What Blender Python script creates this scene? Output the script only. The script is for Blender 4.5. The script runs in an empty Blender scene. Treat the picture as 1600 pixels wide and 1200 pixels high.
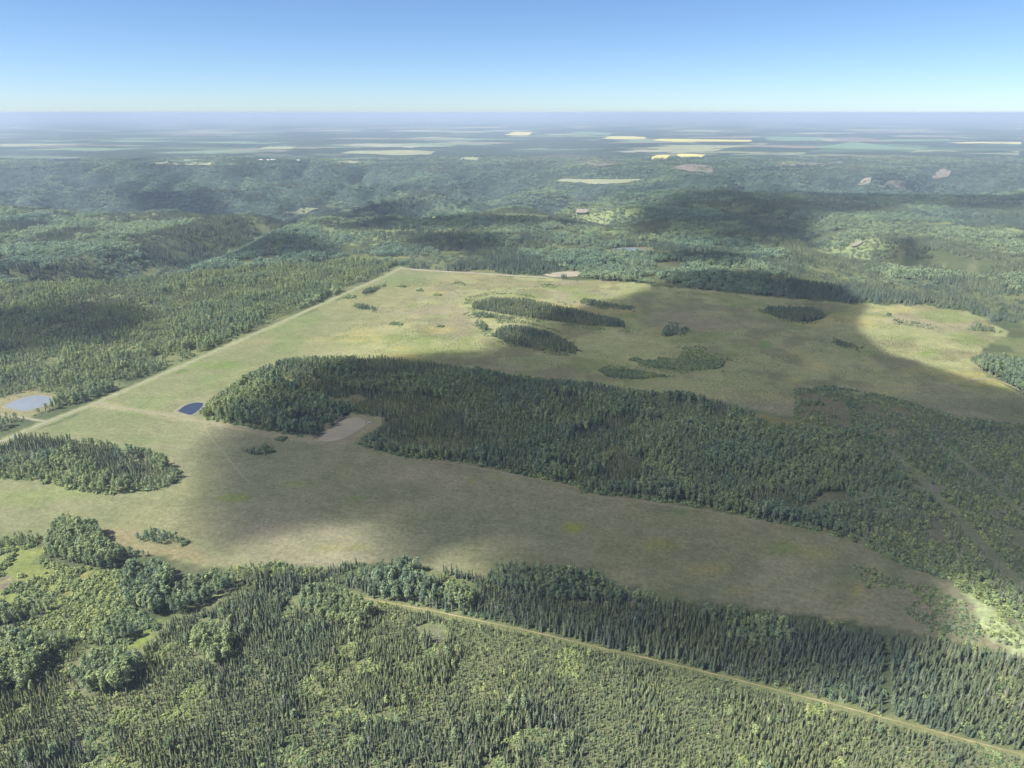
import bpy, math, random
import numpy as np

# ------------------------------------------------------------------ camera, sky, sun, exposure
CAM_H = 300.0
FPX = 1100.0                                   # focal length in photo pixels (photo 1600 x 1200)
PITCH = math.atan((600 - 176) / FPX)
SUN_EL = math.radians(50)
SUN_AZ = (-0.951, -0.309)                      # horizontal direction towards the sun: left, a little behind
SUN_STRENGTH, SKY_STRENGTH, EXPOSURE = 5.0, 0.05, 1.55
HAZE_DENSITY, HAZE_COLOR = 0.00008, (0.405, 0.50, 0.66, 1)

scene = bpy.context.scene
C = scene.collection
cam_data = bpy.data.cameras.new('camera')
cam = bpy.data.objects.new('camera', cam_data)
C.objects.link(cam)
cam.location = (0, 0, CAM_H)
cam.rotation_euler = (math.pi / 2 - PITCH, 0, 0)
cam_data.sensor_width = 36
cam_data.lens = 36 * FPX / 1600
cam_data.clip_start = 1
cam_data.clip_end = 200000
scene.camera = cam

world = bpy.data.worlds.new('World')
scene.world = world
world.use_nodes = True
wn = world.node_tree.nodes
wl = world.node_tree.links
sky_node = wn.new('ShaderNodeTexSky')
sky_node.sky_type = 'NISHITA'
sky_node.sun_disc = False
sky_node.sun_elevation = SUN_EL
sky_node.sun_rotation = math.atan2(SUN_AZ[0], SUN_AZ[1])
sky_node.altitude = 1000
sky_node.air_density = 0.75
sky_node.dust_density = 0.3
sky_node.ozone_density = 7
wl.new(sky_node.outputs[0], wn['Background'].inputs[0])
wn['Background'].inputs[1].default_value = SKY_STRENGTH

sun_data = bpy.data.lights.new('sun', 'SUN')
sun = bpy.data.objects.new('sun', sun_data)
C.objects.link(sun)
sun_data.energy = SUN_STRENGTH
sun_data.angle = math.radians(0.55)
sun_data.color = (1.0, 0.965, 0.90)
ce = math.cos(SUN_EL)
TO_SUN = np.array([SUN_AZ[0] * ce, SUN_AZ[1] * ce, math.sin(SUN_EL)])
import mathutils
sun.rotation_euler = mathutils.Vector(TO_SUN).to_track_quat('Z', 'Y').to_euler()
sun.location = (-2000, -600, 2500)

vs = scene.view_settings
scene.display_settings.display_device = 'sRGB'
vs.view_transform = 'Standard'
vs.look = 'None'
vs.exposure = EXPOSURE
vs.gamma = 1
vs.use_curve_mapping = False
cy = scene.cycles
cy.use_denoising = True
cy.max_bounces = 5
cy.diffuse_bounces = 2
cy.glossy_bounces = 2
cy.transmission_bounces = 2
cy.volume_bounces = 1
cy.transparent_max_bounces = 16
cy.use_adaptive_sampling = True
cy.adaptive_threshold = 0.015

rng = np.random.default_rng(7)
random.seed(7)

# ------------------------------------------------------------------ numeric helpers
SP, CP = math.sin(PITCH), math.cos(PITCH)

def G(px, py):
    """ground point (flat, z = 0) seen at a photo pixel"""
    a, b = (px - 800) / FPX, (600 - py) / FPX
    dz = -SP + b * CP
    t = CAM_H / -dz
    return (a * t, (CP + b * SP) * t)

def GP(poly):
    return np.array([G(*p) for p in poly])

def P(x, y, z=0.0):
    """photo pixel of a ground point"""
    d = z - CAM_H
    zc = y * CP - d * SP
    zc = np.maximum(zc, 1.0)
    return 800 + FPX * x / zc, 600 - FPX * (y * SP + d * CP) / zc

def _hash(ix, iy, seed):
    h = (ix.astype(np.int64) * 374761393 + iy.astype(np.int64) * 668265263 + seed * 1442695041) & 0xFFFFFFFF
    h = ((h ^ (h >> 13)) * 1274126177) & 0xFFFFFFFF
    h = h ^ (h >> 16)
    return (h & 0xFFFFFF) / float(0xFFFFFF)

def vnoise(x, y, seed=0):
    ix, iy = np.floor(x), np.floor(y)
    fx, fy = x - ix, y - iy
    fx = fx * fx * (3 - 2 * fx)
    fy = fy * fy * (3 - 2 * fy)
    a, b = _hash(ix, iy, seed), _hash(ix + 1, iy, seed)
    c, d = _hash(ix, iy + 1, seed), _hash(ix + 1, iy + 1, seed)
    return (a * (1 - fx) + b * fx) * (1 - fy) + (c * (1 - fx) + d * fx) * fy

def fbm(x, y, scale, seed=0, octv=4):
    """0..1, mean 0.5"""
    s, amp, tot = 0, 1.0, 0
    x, y = np.asarray(x, float) / scale, np.asarray(y, float) / scale
    for o in range(octv):
        s = s + amp * vnoise(x + o * 17.3, y - o * 9.1, seed + o * 31)
        tot += amp
        amp *= 0.5
        x, y = x * 2.03, y * 2.03
    return s / tot

def sfbm(x, y, scale, seed=0, octv=3):
    return smooth(.3, .7, fbm(x, y, scale, seed, octv))

def smooth(a, b, x):
    t = np.clip((x - a) / (b - a), 0, 1)
    return t * t * (3 - 2 * t)

def inside(poly, x, y):
    poly = np.asarray(poly, float)
    r = np.zeros(np.shape(x), bool)
    j = len(poly) - 1
    for i in range(len(poly)):
        xi, yi = poly[i]
        xj, yj = poly[j]
        if yi != yj:
            r ^= ((yi > y) != (yj > y)) & (x < (xj - xi) * (y - yi) / (yj - yi) + xi)
        j = i
    return r

def dist_line(pts, x, y, closed=False):
    pts = np.asarray(pts, float)
    best = np.full(np.shape(x), 1e12)
    n = len(pts)
    for i in range(n if closed else n - 1):
        a, b = pts[i], pts[(i + 1) % n]
        d = b - a
        L = max(d @ d, 1e-9)
        t = np.clip(((x - a[0]) * d[0] + (y - a[1]) * d[1]) / L, 0, 1)
        q = (x - a[0] - t * d[0]) ** 2 + (y - a[1] - t * d[1]) ** 2
        best = np.minimum(best, q)
    return np.sqrt(best)

def sdist(poly, x, y):
    d = dist_line(poly, x, y, True)
    return np.where(inside(poly, x, y), d, -d)

# ------------------------------------------------------------------ land plan (outlines on the ground, from the photo)
ROAD = GP([(-420, 868), (-200, 776), (0, 692), (60, 665), (150, 630), (240, 591), (330, 552), (430, 508), (530, 463), (600, 432), (622, 421), (628, 417)])
TRACK = GP([(150, 631), (220, 642), (290, 654), (340, 662), (420, 677), (470, 686), (498, 690)])
PATH = GP([(319, 660), (324, 675), (334, 690), (349, 706), (362, 722), (378, 742), (391, 755)])
CUT = GP([(548, 930), (600, 941), (690, 957), (760, 972), (850, 991), (920, 1008), (1000, 1026), (1090, 1047), (1300, 1100), (1600, 1180), (1800, 1240)])
DRIVE = GP([(-60, 640), (0, 648), (34, 652), (60, 657), (76, 659)])
BACK_TRACK = GP([(628, 420), (690, 424), (760, 428), (820, 432), (858, 434)])
UP_TRACK = GP([(1230, 604), (1290, 605), (1360, 607), (1440, 606), (1500, 600), (1545, 590), (1560, 594), (1600, 612), (1680, 640)])
POND_A = GP([(278, 643), (289, 634), (305, 629), (320, 630), (313, 640), (299, 650)])
POND_B = GP([(6, 635), (18, 629), (30, 623), (46, 620), (62, 617), (75, 620), (86, 624), (80, 629), (74, 634), (56, 638), (40, 643), (24, 640)])
SOIL = GP([(496, 689), (508, 673), (533, 657), (555, 651), (571, 654), (572, 664), (553, 678), (522, 690)])
CLEARING = GP([(488, 690), (530, 657), (544, 646), (604, 653), (590, 668), (548, 692), (520, 700)])
BACK_SOIL = GP([(848, 429), (875, 425), (905, 424), (914, 429), (892, 433), (860, 433)])

MEADOW_PX = [(-420, 882), (0, 700), (150, 634), (330, 556), (530, 466), (624, 420), (690, 422), (800, 432), (880, 437), (960, 440),
             (1060, 450), (1200, 465), (1350, 476), (1450, 478), (1510, 487), (1540, 500), (1578, 519), (1545, 540), (1518, 562), (1545, 590), (1600, 616),
             (1800, 690), (1800, 760), (1600, 665), (1500, 655), (1400, 625), (1320, 618), (1245, 604), (1240, 652), (1190, 640),
             (1130, 628), (1080, 616), (1000, 614), (920, 600), (860, 597), (800, 590), (740, 576), (680, 568),
             (600, 560), (470, 560), (440, 566), (385, 588), (330, 622), (318, 640), (330, 660), (400, 674), (470, 683), (520, 652), (545, 645),
             (606, 653), (555, 692), (585, 701), (640, 715), (730, 722), (800, 738), (850, 749), (905, 759), (912, 770), (990, 777),
             (1100, 792), (1180, 810), (1290, 830), (1350, 848), (1385, 872), (1420, 886), (1480, 905), (1505, 925), (1545, 950), (1600, 1000), (1700, 1080),
             (1600, 1040), (1530, 1010), (1400, 982), (1300, 967), (1150, 945), (1080, 937), (970, 912), (935, 892), (800, 877), (762, 884), (757, 907), (640, 884),
             (560, 880), (500, 892), (430, 884), (330, 890), (250, 868), (190, 855), (120, 870), (60, 850), (20, 840), (-420, 980)]

VALLEY = GP([(-900, 296), (-300, 304), (0, 322), (200, 336), (360, 352), (420, 346), (520, 343), (700, 342), (880, 342), (950, 349), (1000, 333), (1060, 306), (1180, 297),
             (1400, 300), (1600, 303), (2300, 306), (2300, 262), (1600, 262), (1480, 259), (1300, 262), (1100, 268), (900, 262), (600, 258), (330, 260), (0, 262), (-900, 256)])
RAVINE = GP([(420, 346), (385, 358), (330, 376), (270, 398), (200, 418), (120, 430)])
RAVINE_R = GP([(1180, 330), (1290, 368), (1330, 388), (1380, 396), (1500, 415)])

BENCH = np.array(G(932, 284)) * 1.18

def terrain(x, y):
    x, y = np.asarray(x, float), np.asarray(y, float)
    r = np.hypot(x, y)
    near = 1.2 * (fbm(x, y, 170, 3, 2) - 0.5) * smooth(200, 500, y)
    far = smooth(1500, 2200, r)
    z = near + far * (44 * (fbm(x, y, 760, 11, 4) - 0.5) + 10 * (fbm(x, y, 170, 12, 3) - 0.5)) * (1 - 0.8 * smooth(6000, 9000, r))
    z = z + smooth(28000, 60000, r) * 240 * (fbm(x, y, 14000, 15, 4) - .38)
    m = (y > 1300) & (y < 9000) & (np.abs(x) < 9000)
    if m.any():
        xm, ym = x[m], y[m]
        wx, wy = xm + 300 * (fbm(xm, ym, 900, 21, 3) - 0.5), ym + 300 * (fbm(xm, ym, 900, 22, 3) - 0.5)
        rid = 1 - np.abs(2 * fbm(wx, wy, 520, 23, 4) - 1)          # gullies and spurs
        d = sdist(VALLEY, xm, ym) + 620 * (rid - 0.80)
        cut = smooth(-60, 560, d)
        spur = fbm(wx, wy, 420, 25, 3)
        fold = (1 - np.abs(2 * fbm(wx + 900, wy, 640, 29, 4) - 1)) ** 2.2
        dz = -205 * cut * (1.12 - 0.85 * fold) * (.8 + .4 * spur)
        for line, depth, w in ((RAVINE, 60, 170), (RAVINE_R, 40, 140)):
            dl = dist_line(line, xm, ym) + 60 * (fbm(xm, ym, 140, 27, 2) - 0.5)
            dz = dz - depth * (1 - smooth(8, w, dl)) * (1 - cut)
        z[m] += dz
    bx, by = BENCH                                                  # a level bench on the valley side, where a hay field lies
    w = np.exp(-(((x - bx) / 420) ** 2 + ((y - by) / 330) ** 2) ** 2)
    z = z * (1 - w) - 55 * w
    return z

def GT(poly):
    out = []
    for px, py in poly:
        a, b = (px - 800) / FPX, (600 - py) / FPX
        d = np.array([a, CP + b * SP, -SP + b * CP])
        t = np.geomspace(900, 60000, 1600)
        q = terrain(d[0] * t, d[1] * t) - (CAM_H + d[2] * t)
        i = int(np.argmax(q > 0)) if (q > 0).any() else len(t) - 1
        out.append((d[0] * t[i], d[1] * t[i]))
    return np.array(out)

# ------------------------------------------------------------------ materials
def mat(name):
    m = bpy.data.materials.new(name)
    m.use_nodes = True
    nt = m.node_tree
    b = nt.nodes['Principled BSDF']
    b.inputs['Specular IOR Level'].default_value = 0.15
    b.inputs['Roughness'].default_value = 0.9
    return m, nt, b

def N(nt, t, **kw):
    n = nt.nodes.new(t)
    for k, v in kw.items():
        setattr(n, k, v)
    return n

def mixrgb(nt, fac, a, b, blend='MIX'):
    n = N(nt, 'ShaderNodeMix', data_type='RGBA', blend_type=blend)
    for k, v in ((0, fac), (6, a), (7, b)):
        if hasattr(v, 'is_linked') or isinstance(v, bpy.types.NodeSocket):
            nt.links.new(v, n.inputs[k])
        else:
            n.inputs[k].default_value = v
    return n.outputs[2]

def noise(nt, scale, detail=4, vec=None, rough=0.55, stretch=None):
    n = N(nt, 'ShaderNodeTexNoise')
    n.inputs['Scale'].default_value = scale
    n.inputs['Detail'].default_value = detail
    n.inputs['Roughness'].default_value = rough
    if vec is not None:
        if stretch:
            mp = N(nt, 'ShaderNodeMapping')
            mp.inputs['Scale'].default_value = stretch
            nt.links.new(vec, mp.inputs[0])
            vec = mp.outputs[0]
        nt.links.new(vec, n.inputs['Vector'])
    return n.outputs['Fac']

def ramp(nt, fac, stops, interp='LINEAR'):
    n = N(nt, 'ShaderNodeValToRGB')
    n.color_ramp.interpolation = interp
    e = n.color_ramp.elements
    while len(e) < len(stops):
        e.new(0.5)
    for i, (p, c) in enumerate(stops):
        e[i].position = p
        e[i].color = c if len(c) == 4 else (*c, 1)
    nt.links.new(fac, n.inputs[0])
    return n.outputs[0]

def g(v):
    return (v, v, v, 1)

def leaf_mat(name, dark, light, translucent=0.3):
    m, nt, b = mat(name)
    at = N(nt, 'ShaderNodeAttribute', attribute_type='INSTANCER', attribute_name='tint')
    oi = N(nt, 'ShaderNodeObjectInfo')
    col = mixrgb(nt, oi.outputs['Random'], (*dark, 1), (*light, 1))
    # tint runs 0..1: 0 cool blue-green, 1 warm yellow-green
    warm = mixrgb(nt, at.outputs['Fac'], (0.80, 0.93, 1.08, 1), (1.42, 1.36, 1.04, 1))
    col = mixrgb(nt, 1.0, col, warm, 'MULTIPLY')
    geo = N(nt, 'ShaderNodeNewGeometry')
    fine = noise(nt, 0.6, 2, geo.outputs['Position'])
    col = mixrgb(nt, 1.0, col, ramp(nt, fine, [(0.3, g(0.72)), (0.7, g(1.25))]), 'MULTIPLY')
    nt.links.new(col, b.inputs['Base Color'])
    tr = N(nt, 'ShaderNodeBsdfTranslucent')
    nt.links.new(col, tr.inputs['Color'])
    mx = N(nt, 'ShaderNodeMixShader')
    mx.inputs[0].default_value = translucent
    nt.links.new(b.outputs[0], mx.inputs[1])
    nt.links.new(tr.outputs[0], mx.inputs[2])
    nt.links.new(mx.outputs[0], nt.nodes['Material Output'].inputs['Surface'])
    return m

def plain_mat(name, a, bcol, scale, rough=0.9, detail=4, bump=0.0):
    m, nt, b = mat(name)
    geo = N(nt, 'ShaderNodeNewGeometry')
    f = noise(nt, scale, detail, geo.outputs['Position'])
    c = mixrgb(nt, ramp(nt, f, [(0.3, g(0)), (0.7, g(1))]), (*a, 1), (*bcol, 1))
    nt.links.new(c, b.inputs['Base Color'])
    b.inputs['Roughness'].default_value = rough
    if bump:
        bp = N(nt, 'ShaderNodeBump')
        bp.inputs['Strength'].default_value = bump
        nt.links.new(f, bp.inputs['Height'])
        nt.links.new(bp.outputs[0], b.inputs['Normal'])
    return m

M = {}
M['spruce'] = leaf_mat('spruce_needles', (0.070, 0.094, 0.064), (0.155, 0.176, 0.112), 0.4)
M['aspen'] = leaf_mat('aspen_leaves', (0.120, 0.168, 0.104), (0.235, 0.280, 0.165), 0.4)
M['shrub'] = leaf_mat('willow_leaves', (0.105, 0.145, 0.075), (0.205, 0.240, 0.120), 0.35)
M['aspen_bark'] = plain_mat('aspen_bark', (0.42, 0.40, 0.36), (0.20, 0.19, 0.17), 1.5)
M['spruce_bark'] = plain_mat('spruce_bark', (0.14, 0.11, 0.085), (0.075, 0.06, 0.05), 2.0)
M['dead_wood'] = plain_mat('dead_wood', (0.32, 0.30, 0.29), (0.18, 0.165, 0.16), 1.0)
M['gravel'] = plain_mat('road_gravel', (0.17, 0.165, 0.13), (0.125, 0.122, 0.09), 0.12, bump=0.1)
M['dirt'] = plain_mat('track_dirt', (0.165, 0.15, 0.105), (0.12, 0.115, 0.072), 0.15, bump=0.1)
M['sand'] = plain_mat('cut_line_sand', (0.21, 0.18, 0.105), (0.11, 0.11, 0.05), 0.07, bump=0.1)
M['soil'] = plain_mat('bare_soil', (0.21, 0.185, 0.14), (0.15, 0.138, 0.10), 0.05, detail=6, bump=0.2)
M['scar'] = plain_mat('clay_scar', (0.18, 0.16, 0.13), (0.085, 0.085, 0.06), 0.015)
M['bank'] = plain_mat('pond_bank', (0.15, 0.135, 0.10), (0.10, 0.105, 0.065), 0.1, bump=0.1)
M['white_paint'] = plain_mat('white_paint', (0.80, 0.80, 0.78), (0.68, 0.68, 0.66), 0.5, rough=0.5)
M['grey_metal'] = plain_mat('grey_metal_roof', (0.62, 0.63, 0.64), (0.5, 0.51, 0.53), 0.3, rough=0.45)
M['door_paint'] = plain_mat('dark_door', (0.12, 0.12, 0.13), (0.08, 0.08, 0.09), 0.5, rough=0.6)

def water_mat(name, col, rough):
    m, nt, b = mat(name)
    b.inputs['Base Color'].default_value = (*col, 1)
    b.inputs['Roughness'].default_value = rough
    b.inputs['Specular IOR Level'].default_value = 0.5
    geo = N(nt, 'ShaderNodeNewGeometry')
    f = noise(nt, 0.5, 3, geo.outputs['Position'])
    bp = N(nt, 'ShaderNodeBump')
    bp.inputs['Strength'].default_value = 0.05
    bp.inputs['Distance'].default_value = 0.3
    nt.links.new(f, bp.inputs['Height'])
    nt.links.new(bp.outputs[0], b.inputs['Normal'])
    return m
M['water_dark'] = water_mat('dugout_water', (0.020, 0.026, 0.040), 0.12)
M['water_pale'] = water_mat('lagoon_water', (0.12, 0.135, 0.145), 0.2)  # grey cloud reflection put into the pale base colour

def field_mat(name, a, b):
    return plain_mat(name, a, b, 0.004, detail=3)
M['canola'] = field_mat('canola_bloom', (0.42, 0.37, 0.11), (0.32, 0.29, 0.12))
M['crop_green'] = field_mat('green_crop', (0.11, 0.17, 0.10), (0.085, 0.135, 0.08))
M['crop_pale'] = field_mat('pale_hay', (0.20, 0.205, 0.12), (0.155, 0.17, 0.095))
M['crop_brown'] = field_mat('fallow_soil', (0.14, 0.12, 0.10), (0.105, 0.10, 0.075))

def ground_mat():
    m, nt, b = mat('ground_cover')
    geo = N(nt, 'ShaderNodeNewGeometry')
    pos = geo.outputs['Position']
    at = N(nt, 'ShaderNodeAttribute', attribute_name='cover')
    ma = N(nt, 'ShaderNodeAttribute', attribute_name='mask')      # r farmland, g distant wood
    sep = N(nt, 'ShaderNodeSeparateColor')
    nt.links.new(ma.outputs['Color'], sep.inputs[0])
    col = at.outputs['Color']
    # grass grain
    f1 = noise(nt, 0.35, 5, pos, 0.7)
    f2 = noise(nt, 0.045, 5, pos, 0.65)
    f3 = noise(nt, 0.012, 4, pos, 0.6, (0.5, 1, 1))
    col = mixrgb(nt, 1.0, col, ramp(nt, f1, [(0.25, g(0.60)), (0.75, g(1.38))]), 'MULTIPLY')
    col = mixrgb(nt, 1.0, col, ramp(nt, f2, [(0.25, (0.78, 0.82, 0.78)), (0.75, (1.20, 1.17, 1.18))]), 'MULTIPLY')
    col = mixrgb(nt, 1.0, col, ramp(nt, f3, [(0.3, (0.86, 0.92, 0.84)), (0.7, (1.12, 1.07, 1.12))]), 'MULTIPLY')
    f4 = noise(nt, 0.13, 6, pos, 0.8)
    col = mixrgb(nt, 1.0, col, ramp(nt, f4, [(0.3, g(0.80)), (0.7, g(1.2))]), 'MULTIPLY')
    sw = N(nt, 'ShaderNodeTexWave', wave_type='BANDS', bands_direction='Y')
    sw.inputs['Scale'].default_value = 1 / 24
    sw.inputs['Distortion'].default_value = 5
    sw.inputs['Detail'].default_value = 2
    sw.inputs['Detail Scale'].default_value = .4
    ms = N(nt, 'ShaderNodeMapping')
    d0, d1 = GP([(585, 701), (1290, 830)])
    ms.inputs['Rotation'].default_value = (0, 0, -math.atan2(d1[1] - d0[1], d1[0] - d0[0]))
    nt.links.new(pos, ms.inputs[0]); nt.links.new(ms.outputs[0], sw.inputs['Vector'])
    col = mixrgb(nt, 1.0, col, ramp(nt, sw.outputs['Fac'], [(0.1, g(0.98)), (0.9, g(1.02))]), 'MULTIPLY')
    # distant wood: crowns too small to tell apart
    w1 = noise(nt, 0.03, 6, pos, 0.75)
    w2 = noise(nt, 0.0022, 5, pos, 0.6, (0.6, 1, 1))
    wood = ramp(nt, w1, [(0.3, (0.012, 0.022, 0.017)), (0.52, (0.030, 0.050, 0.033)), (0.75, (0.066, 0.095, 0.055))])
    wood = mixrgb(nt, 1.0, wood, ramp(nt, w2, [(0.3, g(0.55)), (0.5, g(1.0)), (0.7, g(1.5))]), 'MULTIPLY')
    col = mixrgb(nt, sep.outputs[1], col, wood)
    # farmland squares: half mile sections, turned a little
    mp = N(nt, 'ShaderNodeMapping')
    mp.inputs['Rotation'].default_value = (0, 0, math.radians(24))
    mp.inputs['Scale'].default_value = (1 / 800, 1 / 520, 1)
    nt.links.new(pos, mp.inputs[0])
    sx = N(nt, 'ShaderNodeSeparateXYZ')
    nt.links.new(mp.outputs[0], sx.inputs[0])
    comb = N(nt, 'ShaderNodeCombineXYZ')
    for k, mul in ((0, 1.0), (1, 1.0)):
        fl = N(nt, 'ShaderNodeMath', operation='FLOOR')
        nt.links.new(sx.outputs[k], fl.inputs[0])
        nt.links.new(fl.outputs[0], comb.inputs[k])
    wnz = N(nt, 'ShaderNodeTexWhiteNoise', noise_dimensions='2D')
    nt.links.new(comb.outputs[0], wnz.inputs['Vector'])
    crop = ramp(nt, wnz.outputs['Value'], [(0.0, (0.03, 0.05, 0.027)), (0.40, (0.06, 0.10, 0.05)), (0.55, (0.12, 0.17, 0.10)), (0.70, (0.20, 0.21, 0.12)),
                                           (0.82, (0.15, 0.13, 0.10)), (0.93, (0.22, 0.22, 0.15)), (0.985, (0.38, 0.34, 0.14))], 'CONSTANT')
    # woods that run across the farmland
    w3 = noise(nt, 0.0011, 5, pos, 0.62, (0.45, 1, 1))
    crop = mixrgb(nt, ramp(nt, w3, [(0.49, g(0)), (0.505, g(1))]), crop, wood)
    col = mixrgb(nt, sep.outputs[0], col, crop)
    nt.links.new(col, b.inputs['Base Color'])
    bp = N(nt, 'ShaderNodeBump')
    bp.inputs['Strength'].default_value = 0.5
    bp.inputs['Distance'].default_value = 0.6
    nt.links.new(f1, bp.inputs['Height'])
    bp2 = N(nt, 'ShaderNodeBump')
    bp2.inputs['Distance'].default_value = 14
    nt.links.new(sep.outputs[1], bp2.inputs['Strength'])
    nt.links.new(w1, bp2.inputs['Height'])
    nt.links.new(bp.outputs[0], bp2.inputs['Normal'])
    nt.links.new(bp2.outputs[0], b.inputs['Normal'])
    return m
M['ground'] = ground_mat()

# ------------------------------------------------------------------ mesh helpers
def np_mesh(name, V, F, mats=(), fmat=None):
    V = np.asarray(V, np.float32)
    me = bpy.data.meshes.new(name)
    F = np.asarray(F, np.int32)
    k = F.shape[1]
    me.vertices.add(len(V))
    me.vertices.foreach_set('co', V.ravel())
    me.loops.add(F.size)
    me.loops.foreach_set('vertex_index', F.ravel())
    me.polygons.add(len(F))
    me.polygons.foreach_set('loop_start', np.arange(0, F.size, k, dtype=np.int32))
    if fmat is not None:
        me.polygons.foreach_set('material_index', np.asarray(fmat, np.int32))
    for m in mats:
        me.materials.append(m)
    me.update()
    me.validate()
    return me

def link(name, me, parent=None, loc=None):
    o = bpy.data.objects.new(name, me)
    C.objects.link(o)
    if parent is not None:
        o.parent = parent
    if loc is not None:
        o.location = loc
    return o

def tag(o, label=None, cat=None, group=None, kind=None):
    if label: o['label'] = label
    if cat: o['category'] = cat
    if group: o['group'] = group
    if kind: o['kind'] = kind
    return o

def resample(pts, step):
    pts = np.asarray(pts, float)
    d = np.r_[0, np.cumsum(np.hypot(*np.diff(pts, axis=0).T))]
    n = max(int(d[-1] / step), 2)
    t = np.linspace(0, d[-1], n + 1)
    # soften the corners a little
    x, y = np.interp(t, d, pts[:, 0]), np.interp(t, d, pts[:, 1])
    for _ in range(3):
        x[1:-1] = (x[:-2] + 2 * x[1:-1] + x[2:]) / 4
        y[1:-1] = (y[:-2] + 2 * y[1:-1] + y[2:]) / 4
    return np.c_[x, y]

def strip(name, pts, width, material, label, cat, lift=0.15, wob=0.25, step=4.0, prof=((-1, 0), (-0.45, .08), (0, .14), (0.45, .08), (1, 0))):
    c = resample(pts, step)
    t = np.gradient(c, axis=0)
    t /= np.linalg.norm(t, axis=1)[:, None]
    nrm = np.c_[-t[:, 1], t[:, 0]]
    s = np.arange(len(c)) * step
    V = []
    for k, (u, h) in enumerate(prof):
        w = width / 2 * (1 + wob * (fbm(s, s * 0 + k * 40, 14, 60, 3) - 0.5) * 2)
        p = c + nrm * (u * w)[:, None]
        V.append(np.c_[p, terrain(p[:, 0], p[:, 1]) + lift + h])
    n, m = len(c), len(prof)
    V = np.concatenate(V)
    F = [(j * n + i, j * n + i + 1, (j + 1) * n + i + 1, (j + 1) * n + i) for j in range(m - 1) for i in range(n - 1)]
    F = np.array(F)[:, ::-1]
    o = link(name, np_mesh(name, V, F, [material]))
    return tag(o, label, cat, kind='structure')

def sheet(name, poly, material, label, cat, lift=0.12, ragged=3.0, seed=0, kind='structure', cell=None):
    """a draped sheet filling an outline on the ground: rings shrinking to the centre"""
    c = resample(np.vstack([poly, poly[:1]]), cell or 4.0)[:-1]
    ctr = c.mean(0)
    ang = np.arange(len(c))
    rad = np.hypot(*(c - ctr).T)
    c = c + (c - ctr) / rad[:, None] * (ragged * 2 * (fbm(c[:, 0], c[:, 1], 9 if ragged < 8 else 60, 70 + seed, 3) - 0.5))[:, None]
    rings = np.linspace(1, 0.06, max(3, int(rad.max() / (cell or 4.0) / 1.5)))
    V, n = [], len(c)
    for r in rings:
        p = ctr + (c - ctr) * r
        V.append(np.c_[p, terrain(p[:, 0], p[:, 1]) + lift])
    V = np.concatenate(V)
    F = [(a * n + i, a * n + (i + 1) % n, (a + 1) * n + (i + 1) % n, (a + 1) * n + i) for a in range(len(rings) - 1) for i in range(n)]
    me = np_mesh(name, V, np.array(F), [material])
    import bmesh
    bm = bmesh.new(); bm.from_mesh(me)
    bm.verts.ensure_lookup_table()
    last = (len(rings) - 1) * n
    bm.faces.new([bm.verts[last + i] for i in range(n)])
    bmesh.ops.recalc_face_normals(bm, faces=bm.faces)
    if sum(f.normal.z for f in bm.faces) < 0:
        bmesh.ops.reverse_faces(bm, faces=bm.faces)
    bm.to_mesh(me); bm.free()
    o = link(name, me)
    return tag(o, label, cat, kind=kind)

# ------------------------------------------------------------------ ground
def axis(fine0, fine1, step, k1, mid, k2, end):
    a = list(np.arange(fine0, fine1, step))
    v = fine1
    while v < mid:
        a.append(v); v += max(step, v * k1)
    while v < end:
        a.append(v); v += v * k2
    a.append(end)
    return np.array(a)
xp = axis(0, 640, 5, 0.0085, 6000, 0.05, 90000)
xs = np.r_[-xp[::-1][:-1], xp]
ys = np.r_[np.array([-6000, -2500, -900, -300, 0, 100]), axis(150, 720, 5, 0.0075, 7000, 0.025, 90000)]
GX, GY = np.meshgrid(xs, ys)
gx, gy = GX.ravel(), GY.ravel()
gz = terrain(gx, gy)
ppx, ppy = P(gx, np.maximum(gy, 120))
nx, ny = len(xs), len(ys)
idx = np.arange(nx * ny).reshape(ny, nx)
F = np.stack([idx[:-1, :-1], idx[:-1, 1:], idx[1:, 1:], idx[1:, :-1]], -1).reshape(-1, 4)
ground_me = np_mesh('ground', np.c_[gx, gy, gz], F, [M['ground']])
ground_me.polygons.foreach_set('use_smooth', np.ones(len(F), bool))

FLOOR = np.array([0.048, 0.060, 0.028])
FLOOR = FLOOR * .9
col = np.tile(FLOOR, (len(gx), 1))
nearm = (gy < 1700) & (np.abs(gx) < 1700)
xi, yi, pxi, pyi = gx[nearm], gy[nearm], ppx[nearm], ppy[nearm]
wpx = pxi + 10 * (fbm(xi, yi, 26, 80, 3) - 0.5)
wpy = pyi + 6 * (fbm(xi, yi, 26, 81, 3) - 0.5)

def lay(c, mask, rgb):
    mask = np.clip(mask, 0, 1)[:, None]
    return c * (1 - mask) + np.array(rgb) * mask
cn = col[nearm]
# forest floor patches: mossy brown and greener openings
n1 = fbm(xi, yi, 60, 82, 4)
cn = lay(cn, smooth(0.5, 0.62, n1) * 0.7, (0.095, 0.105, 0.045))
cn = lay(cn, smooth(0.55, 0.7, fbm(xi, yi, 40, 83, 4)) * 0.5, (0.090, 0.088, 0.052))
for mp_ in ([(190, 1040), (270, 960), (380, 900), (548, 930), (1090, 1047), (1850, 1250), (1850, 1400), (-330, 1400), (-330, 1060)],):
    cn = lay(cn, inside(mp_, wpx, wpy) * .8, (0.092, 0.100, 0.050))
cn = lay(cn, inside([(1240, 606), (1400, 618), (1600, 660), (1900, 770), (1900, 1090), (1640, 1000), (1505, 925), (1345, 850), (1335, 665)], wpx, wpy) * .7, (0.098, 0.108, 0.064))
mead = inside(MEADOW_PX, wpx, wpy)
low = pyi > 640 - 0.05 * 0
hay = np.array([0.255, 0.25, 0.152])
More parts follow.
